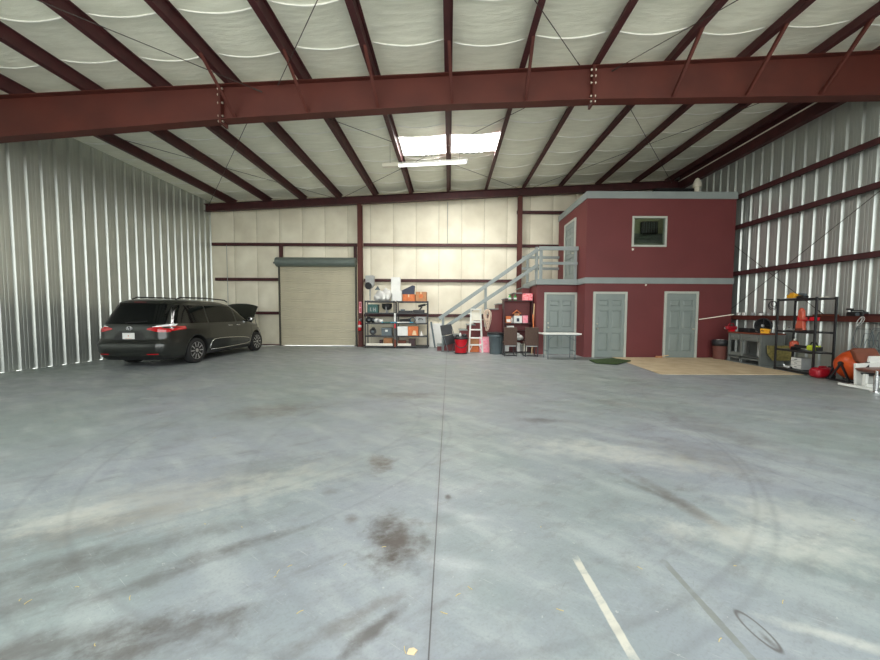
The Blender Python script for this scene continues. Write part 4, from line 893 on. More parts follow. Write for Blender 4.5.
# step ladder
t = thing('step_ladder', 'white step ladder standing folded-open before the maroon stair side', 'ladder', (PX(475.8, 345, 11.75), 11.75, 0))
Ht = PZ(475, 309.3, 11.85); hb, ht_ = .24, .165
for s in (-1, 1): MB().bar((s*hb, -.0, 0), (s*ht_, .16, Ht), .055, .03).build('rail', wht_alu, t, bevel=.004)
for f in (.33, .52, .70, .17): 
    w = hb + (ht_-hb)*f; MB().bx(-w, w, .16*f-.05, .16*f+.05, Ht*f-.012, Ht*f+.035).build('step', wht_alu, t, bevel=.003)
MB().bx(-ht_-.02, ht_+.02, .08, .26, Ht-.02, Ht+.02).build('top_cap', wht_alu, t, bevel=.006)
b = MB(); b.bx(-.15, .15, .115, .14, Ht*.74, Ht*.93); b.build('tool_tray', cream_p, t, bevel=.006)
for s in (-1, 1): MB().bar((s*hb*.98, .40, 0), (s*ht_, .22, Ht-.02), .03, .03).build('rear_leg', wht_alu, t, bevel=.003); MB().bar((s*(hb+.0), -.0, .02), (s*.12, .03, Ht*.17), .02, .02).build('foot_brace', wht_alu, t)
# boxes behind the ladder
box_thing('cardboard_box', 'orange-brown box on the floor behind the step ladder', 'box', (PX(473.2, 340, 12.05), 11.99, 0), (.42, .14, .27), orange_card)
box_thing('cardboard_box', 'orange-brown box stacked on another behind the ladder', 'box', (PX(473.2, 340, 12.05), 11.99, .276), (.42, .14, .24), card)
box_thing('cardboard_box', 'pink printed box on the floor between ladder and grey bin', 'box', (PX(484.2, 340, 11.95), 11.93, 0), (.36, .28, .27), pink_card)
box_thing('cardboard_box', 'pink printed box stacked above another beside the grey bin', 'box', (PX(484.0, 340, 11.95), 11.93, .276), (.35, .28, .27), pink_card)
# coiled rope hanging on the stair side
t = thing('rope_coil', 'pale rope coil hanging on the maroon stair side above the grey bin', 'rope', (PX(487.0, 320, 12.12), 12.10, PZ(486, 320, 12.15)))
rn = random.Random(5)
for q in range(7):
    w = rn.uniform(.03, .11); h = rn.uniform(.28, .40); ox = rn.uniform(-.04, .04)
    MB().tube([(ox + w*math.cos(2*PI*i/28) + .03*math.sin(4*PI*i/28), -.02-.008*q, -.02 + h*math.sin(2*PI*i/28)+(.40-h)) for i in range(28)], .012, n=6, closed=True).build('loop', rope_m, t, smooth=True)
b = MB(); [b.tube([(.07*math.cos(2*PI*i/16), -.04+.05*math.sin(2*PI*i/16), .02+dz) for i in range(16)], .013, n=6, closed=True) for dz in (-.03, 0, .03)]; b.build('binding', rope_m, t, smooth=True)
MB().cyl((0, .07, .40), (0, -.07, .42), .01).build('hook', blackm, t)
# grey bin
t = thing('rubbish_bin', 'round dark grey rubbish bin between the ladder and cherry bookcase', 'rubbish bin', (PX(496, 343, 11.45), 11.45, 0))
hb = PZ(496, 333, 11.4)
b = MB(); b.lathe([(.205,0),(.21,.02),(.25,hb*.82),(.285,hb*.83),(.285,hb*.88),(.272,hb*.9),(.285,hb-.03),(.30,hb-.02),(.30,hb),(.28,hb)], n=36); b.build('bin_body', grey_plastic, t, smooth=True)
b = MB(); b.lathe([(.302,hb-.045),(.31,hb-.02),(.31,hb+.008),(.27,hb+.02),(.12,hb+.035),(.1,hb+.035)], n=36); b.build('black_liner', black, t, smooth=True)
for s in (-1, 1): MB().bx(s*.27-.03, s*.27+.03, -.06, .06, hb*.84, hb*.92).build('handle', grey_plastic, t, bevel=.01)
# bookcase
BD = 11.65; b0, b1 = PX(503.8, 330, BD), AX0-.06; bw = b1-b0; bh = PZ(515, 300.3, BD)
t = thing('bookcase', 'tall dark cherry bookcase with open shelves under the stairs', 'bookcase', ((b0+b1)/2, BD+.15, 0))
for s in (-1, 1): MB().bx(s*bw/2-.015, s*bw/2+.015, -.15, .15, 0, bh).build('side_panel', darkwood, t, bevel=.002)
MB().bx(-bw/2, bw/2, .14, .15, 0, bh).build('back_panel', office_red, t)
szs = [.06, .46, .80, PZ(515, 323.0, BD), bh]
for z in szs: MB().bx(-bw/2+.015, bw/2-.015, -.15, .14, z-.025, z).build('shelf', darkwood, t, bevel=.002)
bx_ = lambda px: PX(px, 320, BD)
def bottle(name, label, cat, loc, r, h, m, cap, group=None):
    t = thing(name, label, cat, loc, 0, group); MB().lathe([(r*.9,0),(r,.01),(r,h*.55),(r*.35,h*.78),(r*.3,h*.88)], n=16).build('body', m, t, smooth=True); MB().lathe([(r*.36,h*.86),(r*.36,h)], n=12).build('cap', cap, t); MB().lathe([(r*1.02,h*.15),(r*1.02,h*.42)], n=16).build('label', white_p, t, smooth=True); return t
gb = mat('green_bottle_plastic', srgb(60, 140, 70), .4)
bottle('spray_bottle', 'green and white bottle on the bookcase top, nearer its left end', 'bottle', (bx_(510), BD+.1, bh), .055, .22, gb, gb, 'bottles on the bookcase top')
bottle('spray_bottle', 'green and white bottle on the bookcase top, nearer the red box', 'bottle', (bx_(515.5), BD+.1, bh), .055, .22, gb, gb, 'bottles on the bookcase top')
rp = mat('red_printed_card', srgb(232, 60, 84), .5, var=.3, scale=25, c2=srgb(250, 190, 190))
box_thing('gift_box', 'bright red and pink printed box on the bookcase top', 'box', (bx_(527.6), BD+.1, bh), (.33, .2, .24), rp)
z = szs[3]
t = thing('carton', 'orange and white carton at the left of the upper bookcase shelf', 'carton', (bx_(508.6), BD+.08, z)); MB().bx(-.09,.09,-.07,.07,0,.24).build('body', orange_card, t, bevel=.004); MB().bx(-.07,.07,-.073,-.07,.03,.13).build('label', white_p, t)
bottle('spray_bottle', 'slim white bottle beside the orange carton on the upper bookcase shelf', 'bottle', (bx_(512.3), BD+.08, z), .028, .24, white_p, orange_card)
t = box_thing('white_box', 'white box with a dark picture in the middle of the bookcase', 'box', (bx_(518), BD+.08, z), (.28, .2, .25), white_p); b = MB(); b.bx(-.05,.04,-.104,-.1,.05,.17); b.build('picture', navy, t)
box_thing('gift_box', 'pink printed box at the right of the upper bookcase shelf', 'box', (bx_(525.3), BD+.08, z), (.18, .18, .26), pink_card)
t = thing('birdhouse', 'small brown model house standing on the white box in the bookcase', 'model house', (bx_(517), BD+.08, z+.256)); MB().bx(-.09,.09,-.06,.06,0,.09).build('walls', card, t, bevel=.002); b = MB(); b.prism([(-.15,.08),(0,.21),(.15,.08),(.13,.07),(0,.18),(-.13,.07)], lambda u,v,q:(u,q,v), -.08,.08); b.build('roof', orange_card, t); MB().cyl((0,-.065,.05),(0,-.06,.05),.02).build('hole', black, t)
t = thing('paper_stack', 'stack of white papers on the middle bookcase shelf', 'paper', (bx_(510.5), BD+.08, szs[2])); b = MB(); [b.bx(-.16+q*.004,.16-q*.003,-.1,.1,.012*q,.012*q+.010) for q in range(14)]; b.build('sheets', white_p, t)
for i, (px, w, h, m_, lab) in enumerate(((507, .16, .2, white_p, 'white tub low in the bookcase behind the left chair'), (519, .09, .3, white_p, 'slim white carton low in the bookcase between the chairs'), (524.5, .2, .26, cream_p, 'cream box low in the bookcase behind the right chair'), (521.8, .07, .24, lgrey, 'grey bottle-sized tin low in the bookcase'), (529.2, .12, .16, darkwood, 'small dark tin at the right end of the lowest bookcase shelf'))):
    box_thing('storage_box', lab, 'box', (bx_(px), BD+.08, szs[0]), (w, .18, h), m_, lid=True)
# sticks leaning beside the bookcase
b = MB(); b.bar((0,0,0),(.10,.16,1.74),.035,.02); o = b.build('wooden_stick', wood, bevel=.003); at(o, (PX(532.0, 340, 11.42), 11.42, .01)); tag(o, 'pale wooden stick leaning upright on the right of the bookcase', 'stick')
b = MB(); b.bar((0,0,0),(-.02,.18,1.36),.04,.02); o = b.build('wooden_stick', orange_card, bevel=.003); at(o, (PX(534.5, 340, 11.1), 11.1, .01)); tag(o, 'shorter orange-brown stick leaning right of the bookcase', 'stick')
# two brown chairs
def chair(px, lab, y=11.0, w=.43):
    t = thing('dining_chair', lab, 'chair', (PX(px, 340, y), y-.0, 0), group='brown chairs before the bookcase')
    # seen from behind: backrest towards the viewer
    bt = PZ(px, 327.3, y-.2)
    b = MB(); b.bx(-w/2, w/2, -.235, -.175, .36, bt); b.build('backrest', brown_fab, t, bevel=.02)
    MB().bx(-w/2+.02, w/2-.02, -.17, .22, .40, .47).build('seat', brown_fab, t, bevel=.02)
    for s in (-1, 1):
        MB().bar((s*(w/2-.02), -.21, 0), (s*(w/2-.02), -.205, .40), .03, .03).build('leg', blackm, t); MB().bar((s*(w/2-.03), .19, 0), (s*(w/2-.03), .19, .40), .03, .03).build('leg', blackm, t)
        MB().bar((s*(w/2-.02), -.2, .02), (s*(w/2-.03), .19, .02), .025, .02).build('runner', blackm, t)
    MB().bar((-w/2+.02, -.21, .03), (w/2-.02, -.21, .03), .02, .02).build('stretcher', blackm, t)
    MB().bar((-w/2+.02, -.21, .34), (w/2-.02, -.21, .34), .02, .03).build('stretcher', lgrey, t); return t
chair(509.3, 'left brown upholstered chair with its back turned, before the bookcase', 10.95)
chair(530.2, 'right brown upholstered chair with its back turned, by the white table', 10.9, .44)
t = thing('cloth_bundle', 'crumpled white cloth on a bookcase shelf between the two brown chairs', 'cloth', (bx_(519.3), BD+.02, szs[1]+.002)); b = MB(); b.ball((0,0,.09),.16,.12,.09,n=20,m=12); b.ball((-.05,0,.17),.08,.09,.09,n=16,m=10)
for v in b.bm.verts: v.co.z = max(0, v.co.z + .02*math.sin(v.co.x*40+v.co.y*31))
b.build('cloth', cloth_w, t, smooth=True)
# folding table
TD = 10.3; t0, t1 = PX(543.5, 334, TD-.29), PX(582.0, 334, TD-.29); tw = (t1-t0)/2; tz = PZ(560, 333.2, 10.1)
t = thing('folding_table', 'white-topped folding table before the left grey door', 'table', ((t0+t1)/2, TD, 0))
MB().bx(-tw, tw, -.29, .29, tz-.045, tz).build('tabletop', wht_alu, t, bevel=.012)
for s in (-1, 1):
    x = s*(tw-.17); b = MB(); b.tube([(x, -.22, 0), (x, -.22, tz-.06), (x, .22, tz-.06), (x, .22, 0)], .013, n=8); b.build('leg_frame', grey_plastic, t)
    MB().tube([(x, -.22, .25), (x, .22, .25)], .010, n=6).build('cross_bar', grey_plastic, t); MB().tube([(x, -.2, tz-.22), (x-s*.28, -.0, tz-.06)], .008, n=6).build('brace', grey_plastic, t)
MB().bx(-tw+.06, tw-.06, -.24, -.22, tz-.07, tz-.046).build('apron_rail', grey_plastic, t)

# ------------------------------------------------------------------ right-hand workshop corner
# waste bin by the office
t = thing('waste_bin', 'brown waste bin with black liner in the corner left of grey workbench', 'waste bin', (8.50, 10.34, 0))
MB().lathe([(.165,0),(.17,.02),(.2,.55),(.205,.56)], n=28).build('bin_body', mat('brown_bin_plastic', srgb(110, 66, 58), .5), t, smooth=True); MB().lathe([(.205,.42),(.215,.5),(.22,.58),(.19,.61),(.13,.58),(.1,.56)], n=28).build('black_liner', black, t, smooth=True)
b = MB(); [b.ball((.07*math.cos(k), .07*math.sin(k), .57), .06, .06, .05, n=10, m=6) for k in (0, 1.5, 3, 4.6)]; b.build('rubbish', white_p, t, smooth=True)
# long pale pole
a, c = P(699, 319.5, 10.45), P(734, 314.3, 9.9); b = MB(); b.cyl((0,0,0), c-a, .014); o = b.build('long_pole', cream_p); o.location = a; tag(o, 'thin pale pole sticking out leftwards from the right wall ledge', 'pole')
# workbench
WX, WY0, WY1, WZ = 8.50, 8.98, 10.05, PZ(764, 333.5, 8.98)
t = thing('workbench', 'grey wooden workbench with drawers standing against the right wall', 'workbench', (WX, WY0, 0)); L_ = WY1-WY0; WD = .64
MB().bx(-.02, WD, -.02, L_+.02, WZ-.04, WZ).build('worktop', tan_p, t, bevel=.004)
for y in (.0, L_-.06, L_*.56): MB().bx(0, .05, y, y+.06, 0, WZ-.04).build('leg', bench_grey, t, bevel=.003)
for y in (.0, L_-.06): MB().bx(WD-.06, WD-.01, y, y+.06, 0, WZ-.04).build('leg', bench_grey, t, bevel=.003)
MB().bx(.01, .03, .06, L_-.06, WZ-.24, WZ-.04).build('drawer_rail', bench_grey, t)
for y0, y1 in ((.09, L_*.56-.02), (L_*.56+.08, L_-.09)):
    d = MB().bx(-.012, .01, y0, y1, WZ-.20, WZ-.06).build('drawer', bench_grey, t, bevel=.003); MB().cyl((-.04, (y0+y1)/2, WZ-.13), (-.012, (y0+y1)/2, WZ-.13), .012).build('knob', chrome, d)
MB().bx(.0, WD-.02, .02, L_-.02, .16, .19).build('lower_shelf', bench_grey, t); MB().bx(0, .03, .06, L_-.06, .12, .2).build('lower_rail', bench_grey, t)
MB().bx(WD-.03, WD-.02, .06, L_-.06, .19, WZ-.04).build('back_panel', bench_grey, t); MB().bx(.05, WD-.06, 0, .012, .0, WZ-.04).build('end_panel', bench_grey, t)
MB().bx(.02, .04, L_*.56+.06, L_-.06, .2, .30).build('lower_board', bench_grey, t)
for i in range(3):
    b = MB(); b.bx(-.02, .02, -.15, .15, 0, .42); o = b.build('white_board', white_p, bevel=.003); at(o, (WX+.30+.10*i, WY0+.18+.15*i, .191)); tag(o, ('nearest white panel stored upright inside the workbench', 'middle of three white panels stored inside the workbench', 'rearmost white panel stored inside the workbench')[i], 'panel', 'white panels inside the workbench')
t = thing('red_vise', 'red bench tool at the far left end of the workbench', 'vise', (WX+.02, WY1-.06, WZ)); MB().bx(-.16,.14,-.06,.06,.06,.16).build('jaw', dred, t, bevel=.02); MB().bx(-.05,.08,-.05,.05,0,.06).build('base', red_plastic, t, bevel=.006); MB().cyl((-.2,0,.1),(-.16,0,.1),.02).build('screw', chrome, t); MB().tube([(-.1,0,.15),(-.05,0,.24),(.06,0,.24),(.1,0,.15)],.014).build('handle', dred, t, smooth=True)
t = thing('tool_case', 'low black tool case lying on the workbench beside the round fan', 'case', (WX+.2, WY0+.68, WZ)); MB().bx(-.1,.1,-.18,.18,0,.12).build('body', black, t, bevel=.02); MB().tube([(-.1,-.05,.06),(-.13,-.04,.07),(-.13,.04,.07),(-.1,.05,.06)],.01).build('handle', black, t)
t = thing('drum_fan', 'black round drum fan standing on the workbench', 'fan', (WX+.22, WY0+.20, WZ), rz=.6); t.scale = (.84, .84, .95)
M = Matrix.Rotation(-PI/2, 4, 'Y'); b = MB(); cc = (0, 0, .22)
ringp = [(.20,-.09),(.215,-.08),(.215,.08),(.20,.09),(.19,.085),(.19,-.085)]
b.lathe(ringp, cc, n=32, M=M); b.build('drum', black, t, smooth=True)
b = MB(); [b.tube([(.09, r*math.cos(2*PI*i/28), .22+r*math.sin(2*PI*i/28)) for i in range(28)], .004, n=5, closed=True) for r in (.05, .09, .13, .17)]; [b.tube([(-.092, r*math.cos(2*PI*i/28), .22+r*math.sin(2*PI*i/28)) for i in range(28)], .004, n=5, closed=True) for r in (.05, .09, .13, .17)]; b.build('grille', blackm, t)
MB().cyl((-.1, 0, .22), (.08, 0, .22), .035).build('hub', lgrey, t)
b = MB()
for k in range(4): b.bar((0, .03*math.cos(k*PI/2), .22+.03*math.sin(k*PI/2)), (0, .18*math.cos(k*PI/2), .22+.18*math.sin(k*PI/2)), .012, .09, up=(.7,.3,.3))
b.build('blades', black, t); MB().bx(-.09, .09, -.14, .14, 0, .02).build('base', blackm, t, bevel=.004)
t = thing('cordless_tool', 'small yellow cordless tool on the near end of the workbench', 'tool', (WX+.12, WY0+.03, WZ), rz=.5); MB().bx(-.05,.05,-.09,.09,0,.06).build('battery', yellow, t, bevel=.01); MB().cyl((0,-.1,.09),(0,.1,.10),.035).build('body', yellow, t); MB().bx(-.03,.03,.02,.08,.05,.12).build('grip', black, t, bevel=.01)
# black open rack
A = FL(774.6, 369.0); B = FL(812.3, 376.2); dv = (A-B); Lr = dv.length; rzr = math.atan2(dv.y, dv.x); 
dep = .40; nrm = Vector((math.cos(rzr-PI/2), math.sin(rzr-PI/2), 0))
cen = (A+B)/2 + nrm*dep/2
RZs = [PZ(793, 371.5, 8.1), PZ(793, 350.2, 8.0), PZ(793, 331.0, 8.0), PZ(794, 299.3, 8.3)]; RZs[0] = .06
rk = rack('shelving_unit', 'open black rack of tools standing by the right wall', (cen.x, cen.y, 0), Lr, dep, RZs, rz=rzr, pr=.02, tk=.03)
RM_ = Matrix.Translation((cen.x, cen.y, 0)) @ Matrix.Rotation(rzr, 4, 'Z')
def rl(lx, ly, z): return RM_ @ Vector((lx, ly, z))     # lx along the rack (- near, + far), ly - wall side? 
def rthing(name, lab, cat, px, lev, f=.5, rz=0):
    """stand a thing on rack level lev where the column px crosses the rack at depth fraction f"""
    best = None
    for i in range(201):
        lx = -Lr/2 + Lr*i/200; p = rl(lx, dep/2 - dep*f, 0); q = CX + FPX*p.x/p.y
        if best is None or abs(q-px) < best[0]: best = (abs(q-px), p)
    p = best[1]; lx = (RM_.inverted() @ p).x
    lx = max(-Lr/2+.17, min(Lr/2-.17, lx)); p = rl(lx, dep/2 - dep*f, 0)
    return thing(name, lab, cat, (p.x, p.y, RZs[lev]+.007), rz + rzr)
t = rthing('circular_saw', 'yellow power tool on top of the open black rack', 'tool', 791, 3); MB().bx(-.11,.11,-.07,.07,.02,.11).build('body', yellow, t, bevel=.02); MB().cyl((-.05,-.08,.07),(-.05,.08,.07),.06).build('blade_guard', yellow, t); MB().tube([(-.05,0,.1),(0,0,.15),(.08,0,.15),(.11,0,.08)],.014).build('handle', yellow, t); MB().bx(-.12,.12,-.08,.08,0,.02).build('sole_plate', lgrey, t)
t = rthing('hand_tool', 'dark hand tool beside the yellow tool on the rack top', 'tool', 801, 3); MB().bx(-.10,.10,-.06,.06,0,.07).build('body', black, t, bevel=.02); MB().cyl((-.08,0,.09),(.08,0,.11),.03).build('barrel', grey_plastic, t)
t = rthing('wooden_board', 'thin pale strip of wood lying on the rack top', 'board', 818, 3); MB().bx(-.17,.17,-.04,.04,0,.015).build('board', cream_p, t, bevel=.002); MB().bx(-.15,.15,-.06,-.042,0,.01).build('strip', wood, t)
t = rthing('red_saw', 'tall faded red tool standing on the second shelf of the rack', 'tool', 801, 2, .4); b = MB(); b.prism([(-.10,0),(.10,0),(.11,.12),(.07,.3),(.05,.50),(0,.56),(-.06,.48),(-.08,.25)], lambda u,v,q:(u,q,v), -.04, .04); b.build('body', copper_p, t, bevel=.02); MB().bx(-.09,.09,-.06,.06,0,.06).build('base', tan_p, t, bevel=.01); MB().tube([(-.05,-.05,.2),(-.03,-.09,.26),(0,-.05,.36)],.012).build('handle', red_plastic, t)
t = rthing('red_tray', 'bright red tray raised on the second shelf of the rack', 'tray', 808, 2, .5); b = MB(); b.prism([(-.15,.25),(.15,.25),(.17,.33),(.15,.33),(.13,.27),(-.13,.27),(-.15,.33),(-.17,.33)], lambda u,v,q:(u,q,v), -.1,.1); b.build('tray', red_plastic, t); MB().cyl((0,0,0),(0,0,.25),.02).build('stem', lgrey, t); MB().bx(-.08,.08,-.08,.08,0,.02).build('foot', black, t)
t = rthing('gas_canister', 'rounded copper-red canister on the third shelf of the rack', 'canister', 780, 1, .7); MB().lathe([(.05,0),(.085,.03),(.09,.10),(.08,.17),(.03,.21)], n=24).build('bottle', copper_p, t, smooth=True); MB().cyl((0,0,.2),(0,0,.25),.025).build('valve', brass, t); MB().lathe([(.07,0),(.07,.02)], n=20).build('foot_ring', copper_p, t)
t = rthing('chainsaw', 'lime-yellow and black chainsaw on the third shelf of the rack', 'chainsaw', 813, 1, .35); b = MB(); b.bx(-.16,.06,-.07,.07,.02,.15); b.build('motor_housing', lime, t, bevel=.03); MB().bx(.06,.38,-.01,.01,.05,.12).build('guide_bar', black, t, bevel=.004); MB().tube([(-.15,0,.12),(-.1,0,.21),(.0,0,.21),(.06,0,.12)],.015).build('handle', black, t, smooth=True); MB().bx(-.2,-.16,-.06,.06,.03,.12).build('cap', black, t, bevel=.01)
t = rthing('hand_tool', 'dark hand tool left of the chainsaw on the rack', 'tool', 797, 1, .6); MB().bx(-.09,.09,-.05,.05,0,.07).build('body', black, t, bevel=.02); MB().cyl((-.1,0,.09),(.07,0,.1),.025).build('barrel', black, t)
t = rthing('drawer_organizer', 'light grey drawer organizer at the bottom of the rack', 'organizer', 803, 0, .7); t.scale = (.75, .75, .85); MB().bx(-.19,.19,-.14,.14,0,.33).build('case', lgrey, t, bevel=.008)
for i in range(3): d = MB().bx(-.175,.175,.14,.148,.02+.105*i,.115+.105*i).build('drawer', white_p, t, bevel=.004); MB().bx(-.04,.04,.148,.16,.06+.105*i,.075+.105*i).build('pull', grey_plastic, d)
t = rthing('hand_tool', 'small white tool lying low in the rack, left of the organizer', 'tool', 788, 0, .4); MB().bx(-.07,.07,-.04,.04,0,.05).build('body', white_p, t, bevel=.01); MB().cyl((-.12,0,.025),(-.07,0,.03),.018).build('nozzle', black, t)
t = rthing('hand_tool', 'small silver tool on the rack\'s second shelf, far end', 'tool', 784, 2, .4); MB().bx(-.09,.09,-.04,.04,0,.04).build('body', lgrey, t, bevel=.01); MB().cyl((0,0,.04),(0,.02,.08),.02).build('knob', chrome, t)
# black tools hanging by the rack
t = thing('cable_hook', 'black looped cables hanging at the far side of the rack', 'cable', P(773, 301.5, 8.95)); 
for q, (r, dx) in enumerate(((.10, 0), (.07, .04), (.12, .02))): MB().tube([(dx + r*math.cos(2*PI*i/20), .01*q, -r*.9 + r*math.sin(2*PI*i/20)) for i in range(20)], .009, n=6, closed=True).build('loop', black, t, smooth=True)
MB().cyl((0,0,.05),(0,.25,.06),.012).build('bracket', black, t)
# board leaning behind the rack
p = P(779, 352, 8.9); b = MB(); b.prism([(-.36,.48),(.30,.48),(.34,.1),(.24,0),(-.20,0),(-.34,.22)], lambda u,v,q:(u,q,v), -.01, .01); o = b.build('leaning_board', osb, bevel=.002); at(o, (8.93, 8.885, .16), rz=0); o.scale = (1, 1, .85); tag(o, 'stained yellow board with clipped corners hung on the workbench end', 'board')
# ledge items
GZ = 1.361
def ledge(name, lab, cat, px, y=None):
    x = XR-.11; yy = x*FPX/(px-CX); return thing(name, lab, cat, (x, yy, GZ))
t = ledge('spray_bottle', 'white spray bottle with black trigger standing on the wall ledge', 'bottle', 848.5); MB().lathe([(.04,0),(.042,.01),(.042,.10),(.02,.14),(.018,.15)], n=18).build('body', white_p, t, smooth=True); b = MB(); b.bx(-.02,.02,-.07,.05,.15,.19); b.bar((0,-.03,.15),(0,-.06,.09),.015,.015); b.build('trigger', black, t, bevel=.005)
t = ledge('radio', 'low black radio lying on the wall ledge beside the spray bottle', 'radio', 855.5); MB().bx(-.07,.07,-.18,.14,0,.11).build('body', black, t, bevel=.02); MB().cyl((-.075,-.08,.055),(-.07,-.08,.055),.04).build('speaker', grey_plastic, t); MB().tube([(0,-.15,.1),(0,-.12,.14),(0,.1,.14),(0,.12,.1)],.01).build('handle', black, t)
for i, (px, m_, lab, cat) in enumerate(((738.5, white_p, 'tiny white jar on the wall ledge nearest the office', 'jar'), (743.5, white_p, 'second tiny white jar along the wall ledge from the office', 'jar'), (752, lgrey, 'small grey tin on the wall ledge left of the white cup', 'tin'), (760.5, white_p, 'white cup with dark lid on the wall ledge above the fan', 'cup'), (768, lgrey, 'pale low tin on the wall ledge right of the cup', 'tin'), (825, tan_p, 'brown block on the wall ledge right of the rack', 'block'), (876, darkwood, 'dark block on the wall ledge near the frame edge', 'block'))):
    t = ledge('jar' if cat == 'jar' else cat, lab, cat, px)
    if cat == 'block': MB().bx(-.05,.05,-.25,.25,0,.05).build('body', m_, t, bevel=.004); MB().bx(-.03,.03,-.2,.2,.05,.06).build('top_strip', darkwood, t)
    else: MB().lathe([(.045,0),(.05,.01),(.05,.085),(.045,.09)], n=16).build('body', m_, t, smooth=True); MB().lathe([(.053,.085),(.053,.105)], n=16).build('lid', black if i == 3 else m_, t)
# white looped cable and dark wires below the ledge
def yat(px): return (XR-.2)*FPX/(px-CX)
t = thing('cable_loop', 'white looped cable hanging over the ledge edge by the black radio', 'cable', (XR-.22, yat(860.5), GZ-.07)); t.scale = (.6, .6, .85)
for q, (w, h) in enumerate(((.10, .20), (.07, .17), (.05, .22))): MB().tube([(.01*q-.02, (q-1)*.03 + w*math.sin(2*PI*i/24)*.9 - .08*math.cos(2*PI*i/24), -h*.5 + .06+ h*.6*math.cos(2*PI*i/24)) for i in range(24)], .007, n=6, closed=True).build('loop', white_p, t, smooth=True)
t = thing('wire_tangle', 'tangle of thin dark wires hanging on the right wall below the ledge', 'wire', (XR-.1, yat(872), 1.2))
rn = random.Random(11)
for q in range(7):
    w, h = rn.uniform(.10, .28), rn.uniform(.15, .35); oy, oz = rn.uniform(-.15, .25), rn.uniform(-.5, -.15)
    MB().tube([(.02*math.sin(i), oy + w*math.cos(2*PI*i/24), oz + h*math.sin(2*PI*i/24) + .04*math.sin(6*PI*i/24)) for i in range(24)], .006, n=5, closed=True).build('loop', grey_plastic, t, smooth=True)
# red jerry can
p = FL(823, 377.5)
t = thing('fuel_can', 'round-shouldered red fuel can on the floor right of the open rack', 'fuel can', (8.31, 7.31, 0), rz=.1)
b = MB(); b.bx(-.24, .24, -.12, .12, 0, .23); b.build('body', dred, t, bevel=.09, seg=5); MB().tube([(-.12,0,.19),(-.08,0,.245),(.08,0,.245),(.12,0,.19)],.018).build('handle', dred, t, smooth=True); MB().cyl((.17,0,.18),(.19,0,.25),.03).build('cap', black, t)
# orange mixer drum
p = FL(842, 381); 
t = thing('cement_mixer', 'orange rounded mixer drum on a black frame by the right wall', 'mixer', (8.53, 6.87, 0), rz=.0); t.scale = (.86, .82, .86)
M = Matrix.Rotation(math.radians(76), 4, 'Y') 
b = MB(); b.lathe([(.04,-.40),(.18,-.38),(.30,-.28),(.36,-.12),(.37,.06),(.35,.2),(.33,.22),(.30,.16)], (.02, 0, .42), n=36, M=M); b.build('drum', orange_pl, t, smooth=True)
b = MB(); b.lathe([(.376,.02),(.382,.04),(.382,.08),(.376,.10)], (.02, 0, .42), n=36, M=M); b.build('drum_band', blackm, t, smooth=True)
b = MB(); b.lathe([(.31,.17),(.05,.12)], (.02, 0, .42), n=28, M=M); b.build('drum_inside', blackm, t)
for s in (-1, 1):
    MB().bar((-.28, s*.40, .02), (-.04, s*.40, .46), .03, .03).build('frame_leg', blackm, t); MB().bar((.16, s*.40, .02), (-.04, s*.40, .46), .03, .03).build('frame_leg', blackm, t); MB().cyl((-.04, s*.42, .46), (-.04, s*.36, .46), .05).build('pivot', blackm, t)
MB().bar((-.40, .0, .45), (-.44, -.24, .03), .035, .035).bar((-.40, .0, .45), (-.44, .20, .03), .035, .035).bar((-.44, -.24, .03), (-.44, .20, .03), .03, .03).cyl((-.43, .0, .45), (-.34, .0, .45), .05).build('end_stand', blackm, t)
MB().bar((-.28, -.42, .02), (-.28, .42, .02), .03, .03).build('frame_bar', blackm, t); MB().bar((.16, -.42, .02), (.16, .42, .02), .03, .03).build('frame_bar', blackm, t); 
for s in (-1, 1): MB().cyl((-.20, s*.36, .06), (-.20, s*.32, .06), .06, n=18).build('wheel', rubber, t)
# brown padded exercise seat on white frame
D2 = 6.15
def q3(px, py, d=D2): return P(px, py, d)
o0 = q3(866, 390)
t = thing('padded_bench', 'brown padded seat on a white frame with chrome post at the right edge', 'seat', (o0.x, D2, 0))
def PR(name, pts, q0, q1, m, bev=.005, seg=2):
    """outline read at depth D2+q0, given its real thickness"""
    d = D2 + q1; L3 = [P(px, py, d) for px, py in pts]
    b = MB(); b.prism([(v.x - o0.x, v.z) for v in L3], lambda u, v, q: (u, q, v), q0, q1); return b.build(name, m, t, bevel=bev, seg=seg)
PR('back_pad', [(849,350),(852,348),(871,348),(876.5,356),(877.5,361.5),(872,363.6),(856,362.8),(853,360)], .30, .38, brown_pad, .02, 3)
PR('seat_pad', [(853.5,368),(862,367.2),(884,367),(912,367.5),(912,374),(868,372.5),(857,371)], -.08, .22, brown_pad, .02, 3)
PR('seat_frame', [(860,372.7),(905,374.5),(905,377),(862,374.9)], -.06, .2, blackm)
PR('side_plate', [(853.5,363.5),(912,360),(912,388),(853.5,386)], .24, .28, wht_alu)
PR('upper_plate', [(868,356),(912,356),(912,364),(866,364)], .27, .30, wht_alu)
lx = lambda px, q=0: P(px, 380, D2+q).x - o0.x
zz = lambda py, q=0: P(870, py, D2+q).z
b = MB(); b.bx(lx(848.5,.26), lx(912), -.02, .06, .03, .10); b.bx(lx(848.5,.26), lx(848.5,.26)+.07, -.04, .28, .0, .05); b.bx(lx(896), lx(896)+.07, -.12, .28, .0, .05); b.build('base_bar', wht_alu, t, bevel=.008)
x_ = lx(876.5, -.3); b = MB(); b.cyl((x_, -.3, .0), (x_, -.3, .32), .034, n=18); b.cyl((x_, -.3, .0), (x_, -.3, .03), .08, n=18); b.cyl((x_, -.3, .3), (x_, -.3, .40), .02); b.build('chrome_post', chrome, t)
MB().bar((x_, -.3, .06), (x_, .26, .06), .04, .04).build('base_link', wht_alu, t); MB().bar((lx(872), .1, .06), (lx(872), .1, zz(375)), .05, .05).build('pedestal', wht_alu, t)
